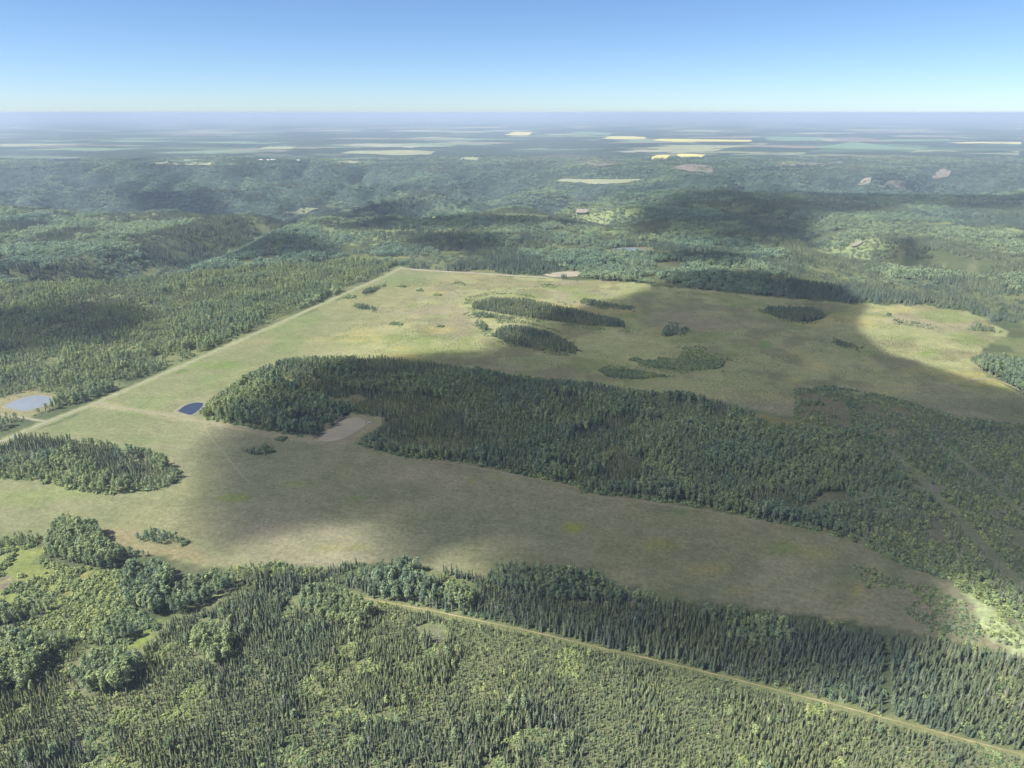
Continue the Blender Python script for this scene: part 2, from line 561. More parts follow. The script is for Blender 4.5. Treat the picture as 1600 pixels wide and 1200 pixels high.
nA, nB, nC = fbm(xi, yi, 130, 84, 5), fbm(xi, yi, 45, 85, 4), fbm(xi, yi, 240, 86, 4)
cm = np.tile(hay, (len(xi), 1))
cm = lay(cm, smooth(0.46, 0.66, nA) * 0.6, (0.20, 0.205, 0.10))
cm = lay(cm, smooth(0.56, 0.72, nB) * 0.55, (0.32, 0.30, 0.19))
# greener hay beside the road (left end) and along the low edge at far left
lefty = smooth(430, 130, pxi - (pyi - 640) * -0.9 * (pyi < 640)) * smooth(420, 470, pyi)
roadside = 1 - smooth(70, 190, dist_line(ROAD, xi, yi) + 60 * (nB - .5))
cm = lay(cm, np.maximum(lefty * 0.75, roadside * 0.85), (0.225, 0.245, 0.115))
cm = lay(cm, np.maximum(lefty, roadside) * smooth(0.5, 0.66, nB) * 0.7, (0.195, 0.245, 0.095))
cm = lay(cm, np.maximum(lefty, roadside) * smooth(0.55, 0.7, nC) * 0.55, (0.28, 0.275, 0.13))
# upper meadow: rough, yellow, with brown and green wet spots
upper = smooth(640, 600, pyi) * (1 - np.clip(roadside, 0, 1))
cm = lay(cm, upper, (0.335, 0.345, 0.165))
cm = lay(cm, upper * smooth(0.5, 0.62, nB), (0.25, 0.245, 0.125))
cm = lay(cm, upper * smooth(0.54, 0.68, nA) * 0.7, (0.29, 0.265, 0.17))
cm = lay(cm, upper * smooth(0.60, 0.72, fbm(xi, yi, 60, 87, 3)) * 0.8, (0.24, 0.28, 0.10))
cm = lay(cm, upper * smooth(0.62, 0.74, fbm(xi, yi, 80, 88, 3)) * 0.6, (0.42, 0.38, 0.15))
# green and yellow blooms in the lower meadow
for (bx, by, rx, ry, c, s) in ((366, 777, 26, 7, (0.21, 0.26, 0.05), .9), (456, 757, 20, 6, (0.2, 0.25, 0.07), .6), (555, 778, 18, 4, (0.19, 0.24, 0.07), .6), (440, 798, 28, 4, (0.18, 0.21, 0.08), .5),
                              (896, 824, 17, 7, (0.31, 0.32, 0.05), .9), (736, 752, 11, 5, (0.28, 0.30, 0.06), .7), (780, 748, 12, 4, (0.2, 0.27, 0.08), .6), (1030, 852, 28, 10, (0.25, 0.25, 0.08), .7),
                              (1058, 800, 18, 5, (0.17, 0.23, 0.08), .7), (1110, 890, 45, 10, (0.31, 0.27, 0.11), .6), (1220, 855, 26, 10, (0.2, 0.24, 0.07), .8), (1280, 862, 30, 12, (0.27, 0.26, 0.09), .6),
                              (1350, 920, 14, 12, (0.36, 0.31, 0.09), .7), (1160, 925, 25, 9, (0.33, 0.28, 0.12), .6), (100, 705, 30, 8, (0.25, 0.28, 0.06), .6), (340, 570, 40, 8, (0.17, 0.24, 0.06), .8),
                              (280, 580, 14, 5, (0.14, 0.21, 0.05), .8), (120, 770, 60, 12, (0.22, 0.29, 0.09), .45), (40, 780, 50, 14, (0.22, 0.28, 0.09), .45), (300, 870, 25, 8, (0.25, 0.29, 0.08), .6), (540, 855, 60, 6, (0.24, 0.25, 0.09), .5),
                              (1195, 540, 14, 6, (0.17, 0.25, 0.07), .9), (630, 545, 20, 5, (0.42, 0.38, 0.13), .6), (690, 515, 30, 5, (0.40, 0.36, 0.13), .5), (1450, 550, 20, 5, (0.2, 0.3, 0.06), .7), (1080, 640, 20, 6, (0.2, 0.24, 0.07), .7)):
    e = ((wpx - bx) / rx) ** 2 + ((wpy - by) / ry) ** 2 + 2.2 * (fbm(xi, yi, 14, 93, 4) - .42)
    cm = lay(cm, (1 - smooth(0.3, 1.6, e)) * s, c)
cn = np.where(mead[:, None], cm * np.array([0.443, 0.44, 0.44]), cn)
# openings in the woods
OPEN = [([(-30, 850), (40, 848), (70, 856), (60, 880), (95, 900), (90, 925), (45, 935), (30, 955), (-30, 965), (-200, 1000), (-200, 900)], (0.20, 0.26, 0.075), 1.0),
        ([(88, 925), (120, 900), (145, 887), (150, 895), (125, 915), (110, 935), (90, 932)], (0.23, 0.26, 0.09), 1.0),
        ([(198, 1012), (225, 985), (252, 965), (258, 972), (232, 1000), (206, 1020)], (0.19, 0.27, 0.06), 1.0),
        ([(0, 900), (20, 905), (25, 915), (0, 920)], (0.20, 0.16, 0.14), 1.0),
        ([(150, 830), (210, 825), (215, 850), (260, 852), (300, 850), (330, 882), (250, 868), (190, 858), (160, 845)], (0.25, 0.245, 0.12), 1.0),
        ([(425, 588), (450, 592), (520, 622), (520, 630), (490, 622), (430, 598)], (0.24, 0.25, 0.12), .8),
        ([(510, 625), (560, 615), (575, 625), (530, 635)], (0.24, 0.24, 0.12), .5),
        ([(1165, 642), (1250, 660), (1320, 668), (1310, 675), (1240, 672), (1180, 660)], (0.21, 0.22, 0.07), .9),
        ([(1282, 770), (1320, 768), (1322, 815), (1270, 818), (1210, 800), (1260, 790)], (0.19, 0.195, 0.12), .7),
        ([(1250, 612), (1320, 625), (1330, 670), (1245, 650)], (0.16, 0.165, 0.085), .8),
        ([(1330, 625), (1450, 640), (1420, 652), (1350, 645)], (0.17, 0.17, 0.08), .6),
        ([(1330, 665), (1420, 670), (1400, 680), (1340, 678)], (0.19, 0.20, 0.09), .7),
        ([(1418, 750), (1480, 760), (1490, 772), (1430, 765)], (0.20, 0.20, 0.16), .5),
        ([(1515, 783), (1575, 795), (1580, 815), (1530, 800)], (0.21, 0.21, 0.18), .5),
        ([(1440, 800), (1480, 812), (1470, 850), (1440, 830)], (0.16, 0.155, 0.10), .5),
        ([(1340, 890), (1420, 905), (1500, 925), (1540, 970), (1530, 1005), (1400, 980), (1360, 960)], (0.20, 0.22, 0.12), .8),
        ([(1415, 945), (1450, 945), (1462, 968), (1420, 965)], (0.28, 0.27, 0.18), .8),
        ([(1497, 922), (1512, 925), (1560, 955), (1620, 1010), (1620, 1040), (1560, 1005), (1530, 985), (1520, 945)], (0.34, 0.44, 0.20), 1.0),
        ([(940, 392), (1010, 385), (1030, 392), (1000, 398)], (0.20, 0.19, 0.10), .9),
        ([(-60, 622), (0, 622), (50, 610), (92, 617), (100, 624), (76, 640), (50, 650), (30, 654), (-60, 655)], (0.22, 0.235, 0.11), 1.0)]
for poly, c, s in OPEN:
    cn = lay(cn, inside(poly, wpx, wpy) * s, np.array(c) * np.array([.52, .46, .52]))
cn = lay(cn, inside(CLEARING, xi + 8 * (nB - .5), yi) * 0.9, (0.13, 0.118, 0.073))
d = dist_line(ROAD, xi, yi)
cn = lay(cn, 1 - smooth(4, 8, d), (0.138, 0.146, 0.07))
d = dist_line(CUT, xi, yi)
cn = lay(cn, (1 - smooth(2, 5, d + 4 * (nB - .5))) * .9, (0.105, 0.115, 0.052))
d = dist_line(TRACK, xi, yi)
cn = lay(cn, (1 - smooth(3, 9, d + 6 * (nB - .5))) * .7, (0.17, 0.158, 0.097))
col[nearm] = cn
# woods further off: dark needle patches and pale leafy ones, and the crop land beyond the valley
rr = np.hypot(gx, gy)
fn = fbm(gx, gy, 300, 90, 4)
woodcol = FLOOR + smooth(0.45, 0.65, fn)[:, None] * np.array([0.065, 0.075, 0.03])
fm = ~nearm
col[fm] = woodcol[fm]
farm = smooth(4300, 6800, gy + 1800 * (fbm(gx, gy, 1500, 91, 3) - 0.5) + 0.0 * gx)
wood = smooth(2300, 3800, rr)
ca = ground_me.color_attributes.new('cover', 'FLOAT_COLOR', 'POINT')
ca.data.foreach_set('color', np.c_[np.clip(col, 0, 1), np.ones(len(gx))].astype(np.float32).ravel())
cb = ground_me.color_attributes.new('mask', 'FLOAT_COLOR', 'POINT')
cb.data.foreach_set('color', np.c_[farm, wood, np.zeros(len(gx)), np.ones(len(gx))].astype(np.float32).ravel())
ground = tag(link('ground', ground_me), 'wide rolling ground of meadow, forest floor and far farmland', 'ground', kind='structure')

strip('gravel_road', ROAD, 3.4, M['gravel'], 'straight pale gravel road along the edge of the meadow', 'road', wob=0.1)
strip('dirt_track', TRACK, 2.8, M['dirt'], 'dirt track crossing the meadow from the gravel road to the bare soil', 'track', lift=.1)
strip('footpath', PATH, 1.1, M['dirt'], 'thin worn path running down the meadow from the dugout', 'path', lift=.08, wob=.5)
strip('cut_line', CUT, 1.0, M['sand'], 'sandy cut line running through the foreground spruce', 'path', wob=.6)
strip('driveway', DRIVE, 5.0, M['dirt'], 'short dirt driveway between the gravel road and the pale pond', 'track', lift=.1)
strip('dirt_track', BACK_TRACK, 10.0, M['soil'], 'pinkish dirt track along the far wooded end of the meadow', 'track', lift=.25, wob=.4)
strip('dirt_track', UP_TRACK, 3.0, M['dirt'], 'faint curving vehicle track across the shaded rough meadow', 'track', lift=.12, wob=.5)
strip('dirt_track', GP([(690, 722), (760, 733), (830, 747), (890, 758), (930, 775), (1000, 783), (1100, 797), (1190, 815)]), 1.6, M['dirt'], 'faint pale trail along the lower edge of the broad wood', 'track', lift=.1, wob=.7)
sheet('bare_soil', SOIL, M['soil'], 'pinkish bare soil patch in the clearing at the end of the track', 'soil', seed=1, lift=.2)
sheet('bare_soil', BACK_SOIL, M['soil'], 'pinkish bare soil patch behind trees at the far meadow end', 'soil', seed=2, lift=.4)

def pond(poly, wmat, name, label, bank_label, bank_w, bank_h):
    c = resample(np.vstack([poly, poly[:1]]), 3.0)[:-1]
    ctr = c.mean(0)
    dirn = (c - ctr) / np.hypot(*(c - ctr).T)[:, None]
    n = len(c)
    V, wv = [], 1 + 0.5 * (fbm(c[:, 0], c[:, 1], 12, 75, 3) - .5)
    for off, h in ((-1.0, .05), (0.6, .5), (bank_w * .45, bank_h), (bank_w, -.1)):
        p = c + dirn * (off * wv)[:, None]
        V.append(np.c_[p, terrain(p[:, 0], p[:, 1]) + h])
    F = [(a * n + i, a * n + (i + 1) % n, (a + 1) * n + (i + 1) % n, (a + 1) * n + i) for a in range(3) for i in range(n)]
    me = np_mesh('pond_bank', np.concatenate(V), np.array(F)[:, ::-1], [M['bank']])
    tag(link('pond_bank', me), bank_label, 'bank', kind='structure')
    o = sheet(name, poly, wmat, label, 'pond', lift=0, ragged=0, cell=3.0)
    z = terrain(np.array([ctr[0]]), np.array([ctr[1]]))[0] + 0.35
    co = np.zeros(len(o.data.vertices) * 3, np.float32)
    o.data.vertices.foreach_get('co', co)
    co = co.reshape(-1, 3); co[:, 2] = z
    o.data.vertices.foreach_set('co', co.ravel())
pond(POND_A, M['water_dark'], 'dugout_water', 'deep blue dugout pond in the meadow beside the wood', 'pale earth bank around the deep blue dugout', 5, .7)
pond(POND_B, M['water_pale'], 'pond_water', 'pale pond with painted-in cloud reflection beyond the gravel road', 'pale earth bank around the pond beyond the road', 3, .5)

# ------------------------------------------------------------------ tree shapes
def tube(pts, radii, sides=5):
    V, F = [], []
    for (p, r) in zip(pts, radii):
        for k in range(sides):
            a = 2 * math.pi * k / sides
            V.append((p[0] + r * math.cos(a), p[1] + r * math.sin(a), p[2]))
    for i in range(len(pts) - 1):
        for k in range(sides):
            k2 = (k + 1) % sides
            F.append((i * sides + k, i * sides + k2, (i + 1) * sides + k2, (i + 1) * sides + k))
    return V, F

class Build:
    def __init__(self): self.V, self.F, self.m = [], [], []
    def add(self, VF, mi=0):
        b = len(self.V)
        self.V += [tuple(v) for v in VF[0]]
        self.F += [tuple(i + b for i in f) for f in VF[1]]
        self.m += [mi] * len(VF[1])
        return self

def quad_cloud(r, centers, size, flat=0.0, out=None):
    V, F = [], []
    for q, c in enumerate(centers):
        n = r.normal(size=3)
        if out is not None:
            n = out[q] * 1.1 + n * .55
            n[2] += flat
        else:
            n[2] = abs(n[2]) + flat
        n /= np.linalg.norm(n)
        u = np.cross(n, r.normal(size=3)); u /= np.linalg.norm(u)
        v = np.cross(n, u)
        s = size * r.uniform(.6, 1.3)
        b = len(V)
        k = r.uniform(.55, 1)
        V += [c + u * s, c + v * s * k, c - u * s * r.uniform(.7, 1), c - v * s * k]
        F.append((b, b + 1, b + 2, b + 3))
    return V, F

def spruce_crown(r, H=8.0, R=1.1, whorls=11, base=.08):
    V, F = [], []
    n = 9
    for w in range(whorls):
        t = w / (whorls - 1)
        z0 = H * (base + (1 - base) * t)
        rad = R * (1 - t) ** .8 * r.uniform(.8, 1.15) + .10
        drop = rad * .55 + .15
        top = z0 + H * (1 - base) / whorls * .95
        b = len(V)
        V.append((r.normal() * .03, r.normal() * .03, min(top, H)))
        ph = r.uniform(0, 6.28)
        for k in range(n):
            a = ph + 2 * math.pi * k / n + r.normal() * .12
            q = rad * (r.uniform(.85, 1.2) if k % 2 else r.uniform(.45, .65))
            V.append((q * math.cos(a), q * math.sin(a), z0 - (drop * r.uniform(.6, 1.1) if k % 2 else drop * .15)))
        for k in range(n):
            F.append((b, b + 1 + k, b + 1 + (k + 1) % n))
    return V, F

def aspen_parts(r, H=14.0, R=2.3, leaves=230, cbase=.38):
    lean = r.normal(size=2) * .25
    pts = [(lean[0] * t, lean[1] * t, H * .93 * t) for t in (0, .25, .5, .75, 1)]
    tr = Build().add(tube(pts, [.17, .145, .12, .08, .03]))
    lobes = []
    for k in range(7):
        t = cbase + .1 + (.88 - cbase) * k / 6
        a = r.uniform(0, 6.28)
        off = R * .42 * (1 - abs(t - .65) * 1.1)
        c = np.array([lean[0] * t + off * math.cos(a), lean[1] * t + off * math.sin(a), H * t])
        rad = R * (.62 if t < .85 else .42) * r.uniform(.8, 1.15)
        lobes.append((c, rad))
        if k < 5:
            z0 = H * (t - .12)
            tr.add(tube([(lean[0] * t, lean[1] * t, z0), tuple(c)], [.06, .02], 3))
    pts, outs = [], []
    for k in range(leaves):
        c, rad = lobes[r.integers(len(lobes))]
        d = r.normal(size=3); d /= np.linalg.norm(d)
        pts.append(c + d * rad * r.uniform(.55, 1.05) * np.array([1, 1, 1.15]))
        outs.append(d * .6 + np.array([pts[-1][0], pts[-1][1], 0]) / R * .7)
    return tr, quad_cloud(r, pts, .52, .4, outs)

def shrub_crown(r, R=1.4, H=1.9, leaves=60):
    pts, outs = [], []
    for k in range(leaves):
        d = r.normal(size=3); d[2] = abs(d[2]); d /= np.linalg.norm(d)
        pts.append(d * r.uniform(.5, 1.05) * np.array([R, R, H]) * (.85 + .3 * r.random()))
        outs.append(d)
    return quad_cloud(r, pts, .42, .4, outs)

def shrub_stems(r, R=1.0, H=1.3):
    b = Build()
    for k in range(5):
        a = r.uniform(0, 6.28)
        b.add(tube([(0, 0, -.05), (R * .7 * math.cos(a), R * .7 * math.sin(a), H)], [.05, .02], 3))
    return b

def tri2quad(F):
    return [f if len(f) == 4 else (f[0], f[1], f[2], f[2]) for f in F]

def build_mesh(name, parts):
    """parts: [(V, F, material)]"""
    me = bpy.data.meshes.new(name)
    V, F, mi, mats = [], [], [], []
    for v, f, m in parts:
        b = len(V)
        V += [tuple(map(float, q)) for q in v]
        F += [tuple(int(i) + b for i in q) for q in f]
        if m not in mats: mats.append(m)
        mi += [mats.index(m)] * len(f)
    me.from_pydata(V, [], F)
    for m in mats: me.materials.append(m)
    me.polygons.foreach_set('material_index', mi)
    me.update()
    return me

PROTO = {}          # kind -> list of indices in the source collection
SPLIT = {}          # kind -> [(trunk mesh, crown mesh)]
src = bpy.data.collections.new('tree_sources')
_pi = 0
def proto(kind, parts):
    global _pi
    o = bpy.data.objects.new('tree_source_%02d' % _pi, build_mesh('tree_source', parts))
    src.objects.link(o)
    PROTO.setdefault(kind, []).append(_pi)
    _pi += 1

r = np.random.default_rng(21)
for k in range(9):                                   # unit height 8 m narrow black spruce
    cr = spruce_crown(r, 8.0, r.uniform(.95, 1.65), 8 + k % 5, r.uniform(.04, .22))
    tk = tube([(0, 0, -.1), (0, 0, 3), (0, 0, 7.4)], [.12, .09, .02], 4)
    proto('spruce', [(*tk, M['spruce_bark']), (*cr, M['spruce'])])
    SPLIT.setdefault('spruce', []).append((build_mesh('trunk', [(*tk, M['spruce_bark'])]), build_mesh('crown', [(*cr, M['spruce'])])))
for k in range(6):                                   # 14 m aspen
    tr, lv = aspen_parts(r, 14, r.uniform(2.6, 3.3), 300, r.uniform(.22, .40))
    proto('aspen', [(tr.V, tr.F, M['aspen_bark']), (*lv, M['aspen'])])
    SPLIT.setdefault('aspen', []).append((build_mesh('trunk', [(tr.V, tr.F, M['aspen_bark'])]), build_mesh('crown', [(*lv, M['aspen'])])))
for k in range(4):
    st, lv = shrub_stems(r), shrub_crown(r)
    proto('shrub', [(st.V, st.F, M['spruce_bark']), (*lv, M['shrub'])])
    SPLIT.setdefault('shrub', []).append((build_mesh('stems', [(st.V, st.F, M['spruce_bark'])]), build_mesh('crown', [(*lv, M['shrub'])])))
for k in range(4):                                   # grey dead or bare standing trunks
    b = Build().add(tube([(0, 0, -.1), (r.normal() * .2, 0, 5), (r.normal() * .4, r.normal() * .4, 9.5)], [.16, .11, .03], 4))
    for q in range(14):
        a, z = r.uniform(0, 6.28), r.uniform(2.5, 9)
        L = r.uniform(.6, 1.5)
        b.add(tube([(0, 0, z), (L * math.cos(a), L * math.sin(a), z + r.uniform(-.1, .9))], [.06, .02], 3))
    proto('dead', [(b.V, b.F, M['dead_wood'])])
    SPLIT.setdefault('dead', []).append((build_mesh('trunk', [(b.V, b.F, M['dead_wood'])]), None))
for k in range(4):                                   # a group of leafy crowns for woods further off
    pts, lo, tv = [], [], Build()
    for q in range(9):
        a, d = r.uniform(0, 6.28), 8.5 * math.sqrt(r.random())
        cx, cy_, h = d * math.cos(a), d * math.sin(a), r.uniform(9, 14)
        R = r.uniform(2.2, 3.2)
        tv.add(tube([(cx, cy_, -3), (cx, cy_, h * .8)], [.2, .1], 3))
        for w in range(26):
            dd = r.normal(size=3); dd /= np.linalg.norm(dd)
            lo.append(dd)
            pts.append(np.array([cx, cy_, h * .68]) + dd * np.array([R, R, h * .33]) * r.uniform(.7, 1.05))
    proto('leafy_group', [(tv.V, tv.F, M['aspen_bark']), (*quad_cloud(r, pts, 1.05, .4, lo), M['aspen'])])
for k in range(3):                                   # a group of needle trees for woods further off
    b = Build(); t = Build()
    for q in range(13):
        a, d = r.uniform(0, 6.28), 8.5 * math.sqrt(r.random())
        V, F_ = spruce_crown(r, r.uniform(7, 13), r.uniform(1.4, 1.9), 6)
        b.add(([(v[0] + d * math.cos(a), v[1] + d * math.sin(a), v[2] - .5) for v in V], F_))
    proto('needle_group', [(b.V, b.F, M['spruce'])])

# ------------------------------------------------------------------ scattering woods over the plan
gn = bpy.data.node_groups.new('scatter_trees', 'GeometryNodeTree')
gn.interface.new_socket('Geometry', in_out='INPUT', socket_type='NodeSocketGeometry')
gn.interface.new_socket('Geometry', in_out='OUTPUT', socket_type='NodeSocketGeometry')
gi, go = gn.nodes.new('NodeGroupInput'), gn.nodes.new('NodeGroupOutput')
ci = gn.nodes.new('GeometryNodeCollectionInfo')
ci.inputs['Collection'].default_value = src
ci.inputs['Separate Children'].default_value = True
ci.inputs['Reset Children'].default_value = True
iop = gn.nodes.new('GeometryNodeInstanceOnPoints')
iop.inputs['Pick Instance'].default_value = True
def attr(nm, tp):
    n = gn.nodes.new('GeometryNodeInputNamedAttribute')
    n.data_type = tp
    n.inputs['Name'].default_value = nm
    return n.outputs[0]
gn.links.new(gi.outputs[0], iop.inputs['Points'])
gn.links.new(ci.outputs[0], iop.inputs['Instance'])
gn.links.new(attr('proto', 'INT'), iop.inputs['Instance Index'])
gn.links.new(attr('turn', 'FLOAT_VECTOR'), iop.inputs['Rotation'])
gn.links.new(attr('size', 'FLOAT_VECTOR'), iop.inputs['Scale'])
gn.links.new(iop.outputs[0], go.inputs[0])

BASE_H = {'spruce': 8.0, 'aspen': 14.0, 'shrub': 1.9, 'dead': 9.5, 'leafy_group': 13.0, 'needle_group': 12.0}
KINDS = list(BASE_H)

def scatter_object(name, T, label, cat):
    """T: dict of arrays x, y, z, kind, var, h, w, rot, tint"""
    n = len(T['x'])
    if n == 0:
        return None
    me = bpy.data.meshes.new(name)
    me.vertices.add(n)
    me.vertices.foreach_set('co', np.c_[T['x'], T['y'], T['z']].astype(np.float32).ravel())
    pi = np.array([PROTO[KINDS[k]][v % len(PROTO[KINDS[k]])] for k, v in zip(T['kind'], T['var'])], np.int32)
    sc = T['h'] / np.array([BASE_H[KINDS[k]] for k in T['kind']])
    a = me.attributes.new('proto', 'INT', 'POINT'); a.data.foreach_set('value', pi)
    a = me.attributes.new('turn', 'FLOAT_VECTOR', 'POINT')
    a.data.foreach_set('vector', np.c_[rng.normal(0, .035, n), rng.normal(0, .035, n), T['rot']].astype(np.float32).ravel())
    a = me.attributes.new('size', 'FLOAT_VECTOR', 'POINT')
    a.data.foreach_set('vector', np.c_[T['w'] * sc, T['w'] * sc, sc].astype(np.float32).ravel())
    a = me.attributes.new('tint', 'FLOAT', 'POINT'); a.data.foreach_set('value', T['tint'].astype(np.float32))
    o = link(name, me)
    md = o.modifiers.new('scatter', 'NODES')
    md.node_group = gn
    return tag(o, label, cat, kind='stuff')

USED = []           # outlines (photo px) already planted
def gap_mask(x, y):
    ok = dist_line(ROAD, x, y) > 8
    ok &= dist_line(TRACK, x, y) > 4
    ok &= dist_line(CUT, x, y) > 1.0 + 1.8 * fbm(x, y, 14, 33, 2)
    ok &= dist_line(DRIVE, x, y) > 5
    ok &= ~inside(CLEARING, x, y)
    ok &= sdist(POND_A, x, y) < -5
    ok &= sdist(POND_B, x, y) < -5
    return ok

def plant(poly, spacing, mix, tint=.5, seed=1, reserve=True, avoid=True, top=True, thin=None, wide=1.0, tip=None):
    """mix: function (x, y, rng) -> kind index, height arrays.  Points inside the outline (photo px); both foot and tip stay inside."""
    r = np.random.default_rng(seed)
    gp = GP(poly)
    (x0, y0), (x1, y1) = gp.min(0), gp.max(0)
    nx_, ny_ = int((x1 - x0) / spacing) + 1, int((y1 - y0) / spacing) + 1
    X, Y = np.meshgrid(np.arange(nx_), np.arange(ny_))
    x = x0 + (X.ravel() + r.uniform(0, 1, X.size)) * spacing
    y = y0 + (Y.ravel() + r.uniform(0, 1, X.size)) * spacing
    px, py = P(x, y)
    ok = inside(poly, px + 5 * (fbm(x, y, 20, seed + 5, 2) - .5), py)
    x, y, px, py = x[ok], y[ok], px[ok], py[ok]
    kind, h = mix(x, y, r)
    ok = kind >= 0
    if top:
        tx, ty = P(x, y, h)
        ok &= inside(tip or poly, tx, ty) | (ty < 0)
    for u in USED if avoid else ():
        ok &= ~inside(u, px, py)
    ok &= gap_mask(x, y)
    if thin is not None:
        ok &= thin(x, y, px, py)
    x, y, kind, h = x[ok], y[ok], kind[ok], h[ok]
    if reserve:
        USED.append(poly)
    n = len(x)
    t = tint + .55 * (sfbm(x, y, 45, seed + 9, 3) - .5) + r.normal(0, .15, n) + np.where(kind == K['aspen'], r.normal(.08, .14, n), 0)
    return dict(x=x, y=y, z=terrain(x, y) - .02, kind=kind, var=r.integers(0, 12, n), h=h, w=wide * r.uniform(.85, 1.2, n), rot=r.uniform(0, 6.28, n), tint=np.clip(t, 0, 1))

def area(p):
    return .5 * float(np.sum(p[:, 0] * np.roll(p[:, 1], -1) - np.roll(p[:, 0], -1) * p[:, 1]))
def cat_T(Ts):
    return {k: np.concatenate([t[k] for t in Ts]) for k in Ts[0]}
def pick(T, m):
    return {k: v[m] for k, v in T.items()}

K = {k: i for i, k in enumerate(KINDS)}
def pure(kind, h0, h1, gaps=0.0, gscale=25, gseed=40):
    def f(x, y, r):
        k = np.full(len(x), K[kind])
        if gaps:
            k[fbm(x, y, gscale, gseed, 3) < gaps] = -1
        hh = r.uniform(h0, h1, len(x)) * (0.75 + .35 * sfbm(x, y, 18, 41, 3))
        return k, hh
    return f

def mixed(th, spruce_h, aspen_h, scale=70, seed=50, edge=None, dead=0.02, shrub=0.0, gaps=0.0, shrub_h=(1.5, 3.5), keep=.55):
    """needle trees where the noise is low, leafy ones where it is high"""
    def f(x, y, r):
        nz = fbm(x, y, scale, seed, 3) + r.normal(0, .035, len(x))
        asp = nz > th
        if edge is not None:
            asp |= (edge(x, y) < 10 + 10 * fbm(x, y, 30, seed + 3, 2))
        k = np.where(asp, K['aspen'], K['spruce'])
        hh = np.where(asp, r.uniform(*aspen_h, len(x)), r.uniform(*spruce_h, len(x))) * (.62 + .5 * sfbm(x, y, 34, seed + 1, 3)) * r.uniform(.8, 1.15, len(x))
        rd = r.random(len(x))
        k[rd < dead] = K['dead']
        hh[rd < dead] = r.uniform(7, 11, (rd < dead).sum())
        sh = (rd > 1 - shrub)
        k[sh] = K['shrub']; hh[sh] = r.uniform(*shrub_h, sh.sum())
        # leafy crowns are wide: keep fewer of them
        k[(k == K['aspen']) & (r.random(len(x)) > keep)] = -1
        if edge is not None:
            sk = (edge(x, y) < 5) & (r.random(len(x)) < .5)
            k[sk] = K['shrub']; hh[sk] = r.uniform(2, 4.5, sk.sum())
        if gaps:
            k[fbm(x, y, 30, seed + 7, 3) < gaps] = -1
        return k, hh
    return f

STANDS = []        # (name, label, category, T)
def stand(name, label, cat, T, place=''):
    STANDS.append([name, label, cat, T, place])

# --- foreground leafy bluffs
BLUFFS = [
 ([(75, 812), (100, 800), (150, 812), (158, 834), (190, 850), (192, 885), (150, 892), (110, 880), (60, 868), (70, 840)], 'at the green opening', 11, 14),
 ([(185, 900), (200, 872), (250, 868), (270, 885), (275, 940), (240, 968), (195, 945)], 'in the bluff behind the ridge bluff', 11, 14),
 ([(258, 930), (270, 905), (330, 884), (365, 895), (368, 915), (330, 945), (285, 962), (262, 960)], 'on the rounded ridge bluff', 11, 14),
 ([(296, 985), (315, 965), (350, 970), (366, 990), (362, 1030), (340, 1046), (305, 1030)], 'in the round pale bluff ringed by spruce', 11, 14),
 ([(163, 985), (180, 962), (215, 975), (222, 990), (195, 1003), (170, 1000)], 'in the little bluff by the strip', 8, 11),
 ([(-40, 945), (20, 930), (70, 935), (82, 950), (60, 968), (20, 978), (-40, 985)], 'in the dark bluff below the green opening', 9, 12),
 ([(-60, 985), (0, 975), (60, 985), (108, 980), (105, 1010), (75, 1040), (40, 1080), (-60, 1100)], 'in the large bluff below the willow thicket', 11, 14),
 ([(110, 1040), (140, 1010), (190, 1005), (225, 1018), (222, 1050), (200, 1080), (130, 1090)], 'in the bluff beyond the bright strip', 11, 14),
 ([(455, 935), (480, 910), (530, 912), (585, 935), (588, 955), (560, 985), (510, 975), (465, 955)], 'in the bluff ending the cut line', 10, 13),
 ([(690, 920), (700, 900), (740, 912), (752, 925), (745, 955), (715, 960), (695, 945)], 'in the small bluff above the cut line', 10, 13),
 ([(640, 895), (690, 888), (690, 905), (650, 912)], 'at the meadow edge above the cut line', 8, 11),
 ([(515, 905), (545, 892), (600, 870), (640, 882), (610, 905), (560, 910)], 'in the leafy meadow fringe', 8, 11),
]
for i, (poly, where, h0, h1) in enumerate(BLUFFS):
    stand('aspen_bluff', 'pale leafy aspen mass ' + where, 'aspens', plant(poly, 3.1, pure('aspen', h0, h1), .55, 100 + i), where)
for i, (poly, where) in enumerate([
  ([(325, 900), (345, 886), (372, 880), (430, 874), (500, 883), (520, 898), (470, 906), (400, 908), (350, 912)], 'in the belt facing the sunlit meadow patch'),
  ([(120, 850), (150, 836), (192, 850), (250, 866), (262, 884), (200, 890), (150, 888)], 'in the belt below the corner island'),
  ([(-40, 850), (0, 836), (40, 826), (62, 834), (60, 850), (20, 858), (-40, 868)], 'in the fringe behind the green opening')]):
    stand('aspen_bluff', 'mixed leafy trees ' + where, 'aspens', plant(poly, 2.6, mixed(.30, (5, 8), (6.5, 10), shrub=.25, keep=.9), .5, 128 + i, reserve=True), where)
poly = [(758, 905), (765, 880), (800, 874), (860, 880), (905, 884), (935, 892), (965, 912), (1000, 920), (1060, 930), (1080, 945), (1030, 950), (960, 945), (880, 943), (800, 935), (765, 915)]
stand('aspen_belt', 'shaded aspen belt between the lower meadow and the spruce forest', 'aspens', plant(poly, 2.9, mixed(.2, (8, 10), (11, 14), dead=.12, shrub=.1, keep=1), .5, 120), 'in the shaded belt along the meadow')
poly = [(648, 985), (665, 972), (690, 975), (702, 995), (690, 1008), (660, 1006)]
stand('dead_stand', 'small clump of grey dead trees standing among the low spruce', 'dead trees', plant(poly, 2.6, mixed(.7, (7, 9), (7, 9), dead=.7), .3, 121), 'in the grey dead clump')
poly = [(205, 846), (212, 832), (235, 821), (270, 828), (302, 846), (285, 851), (240, 850)]
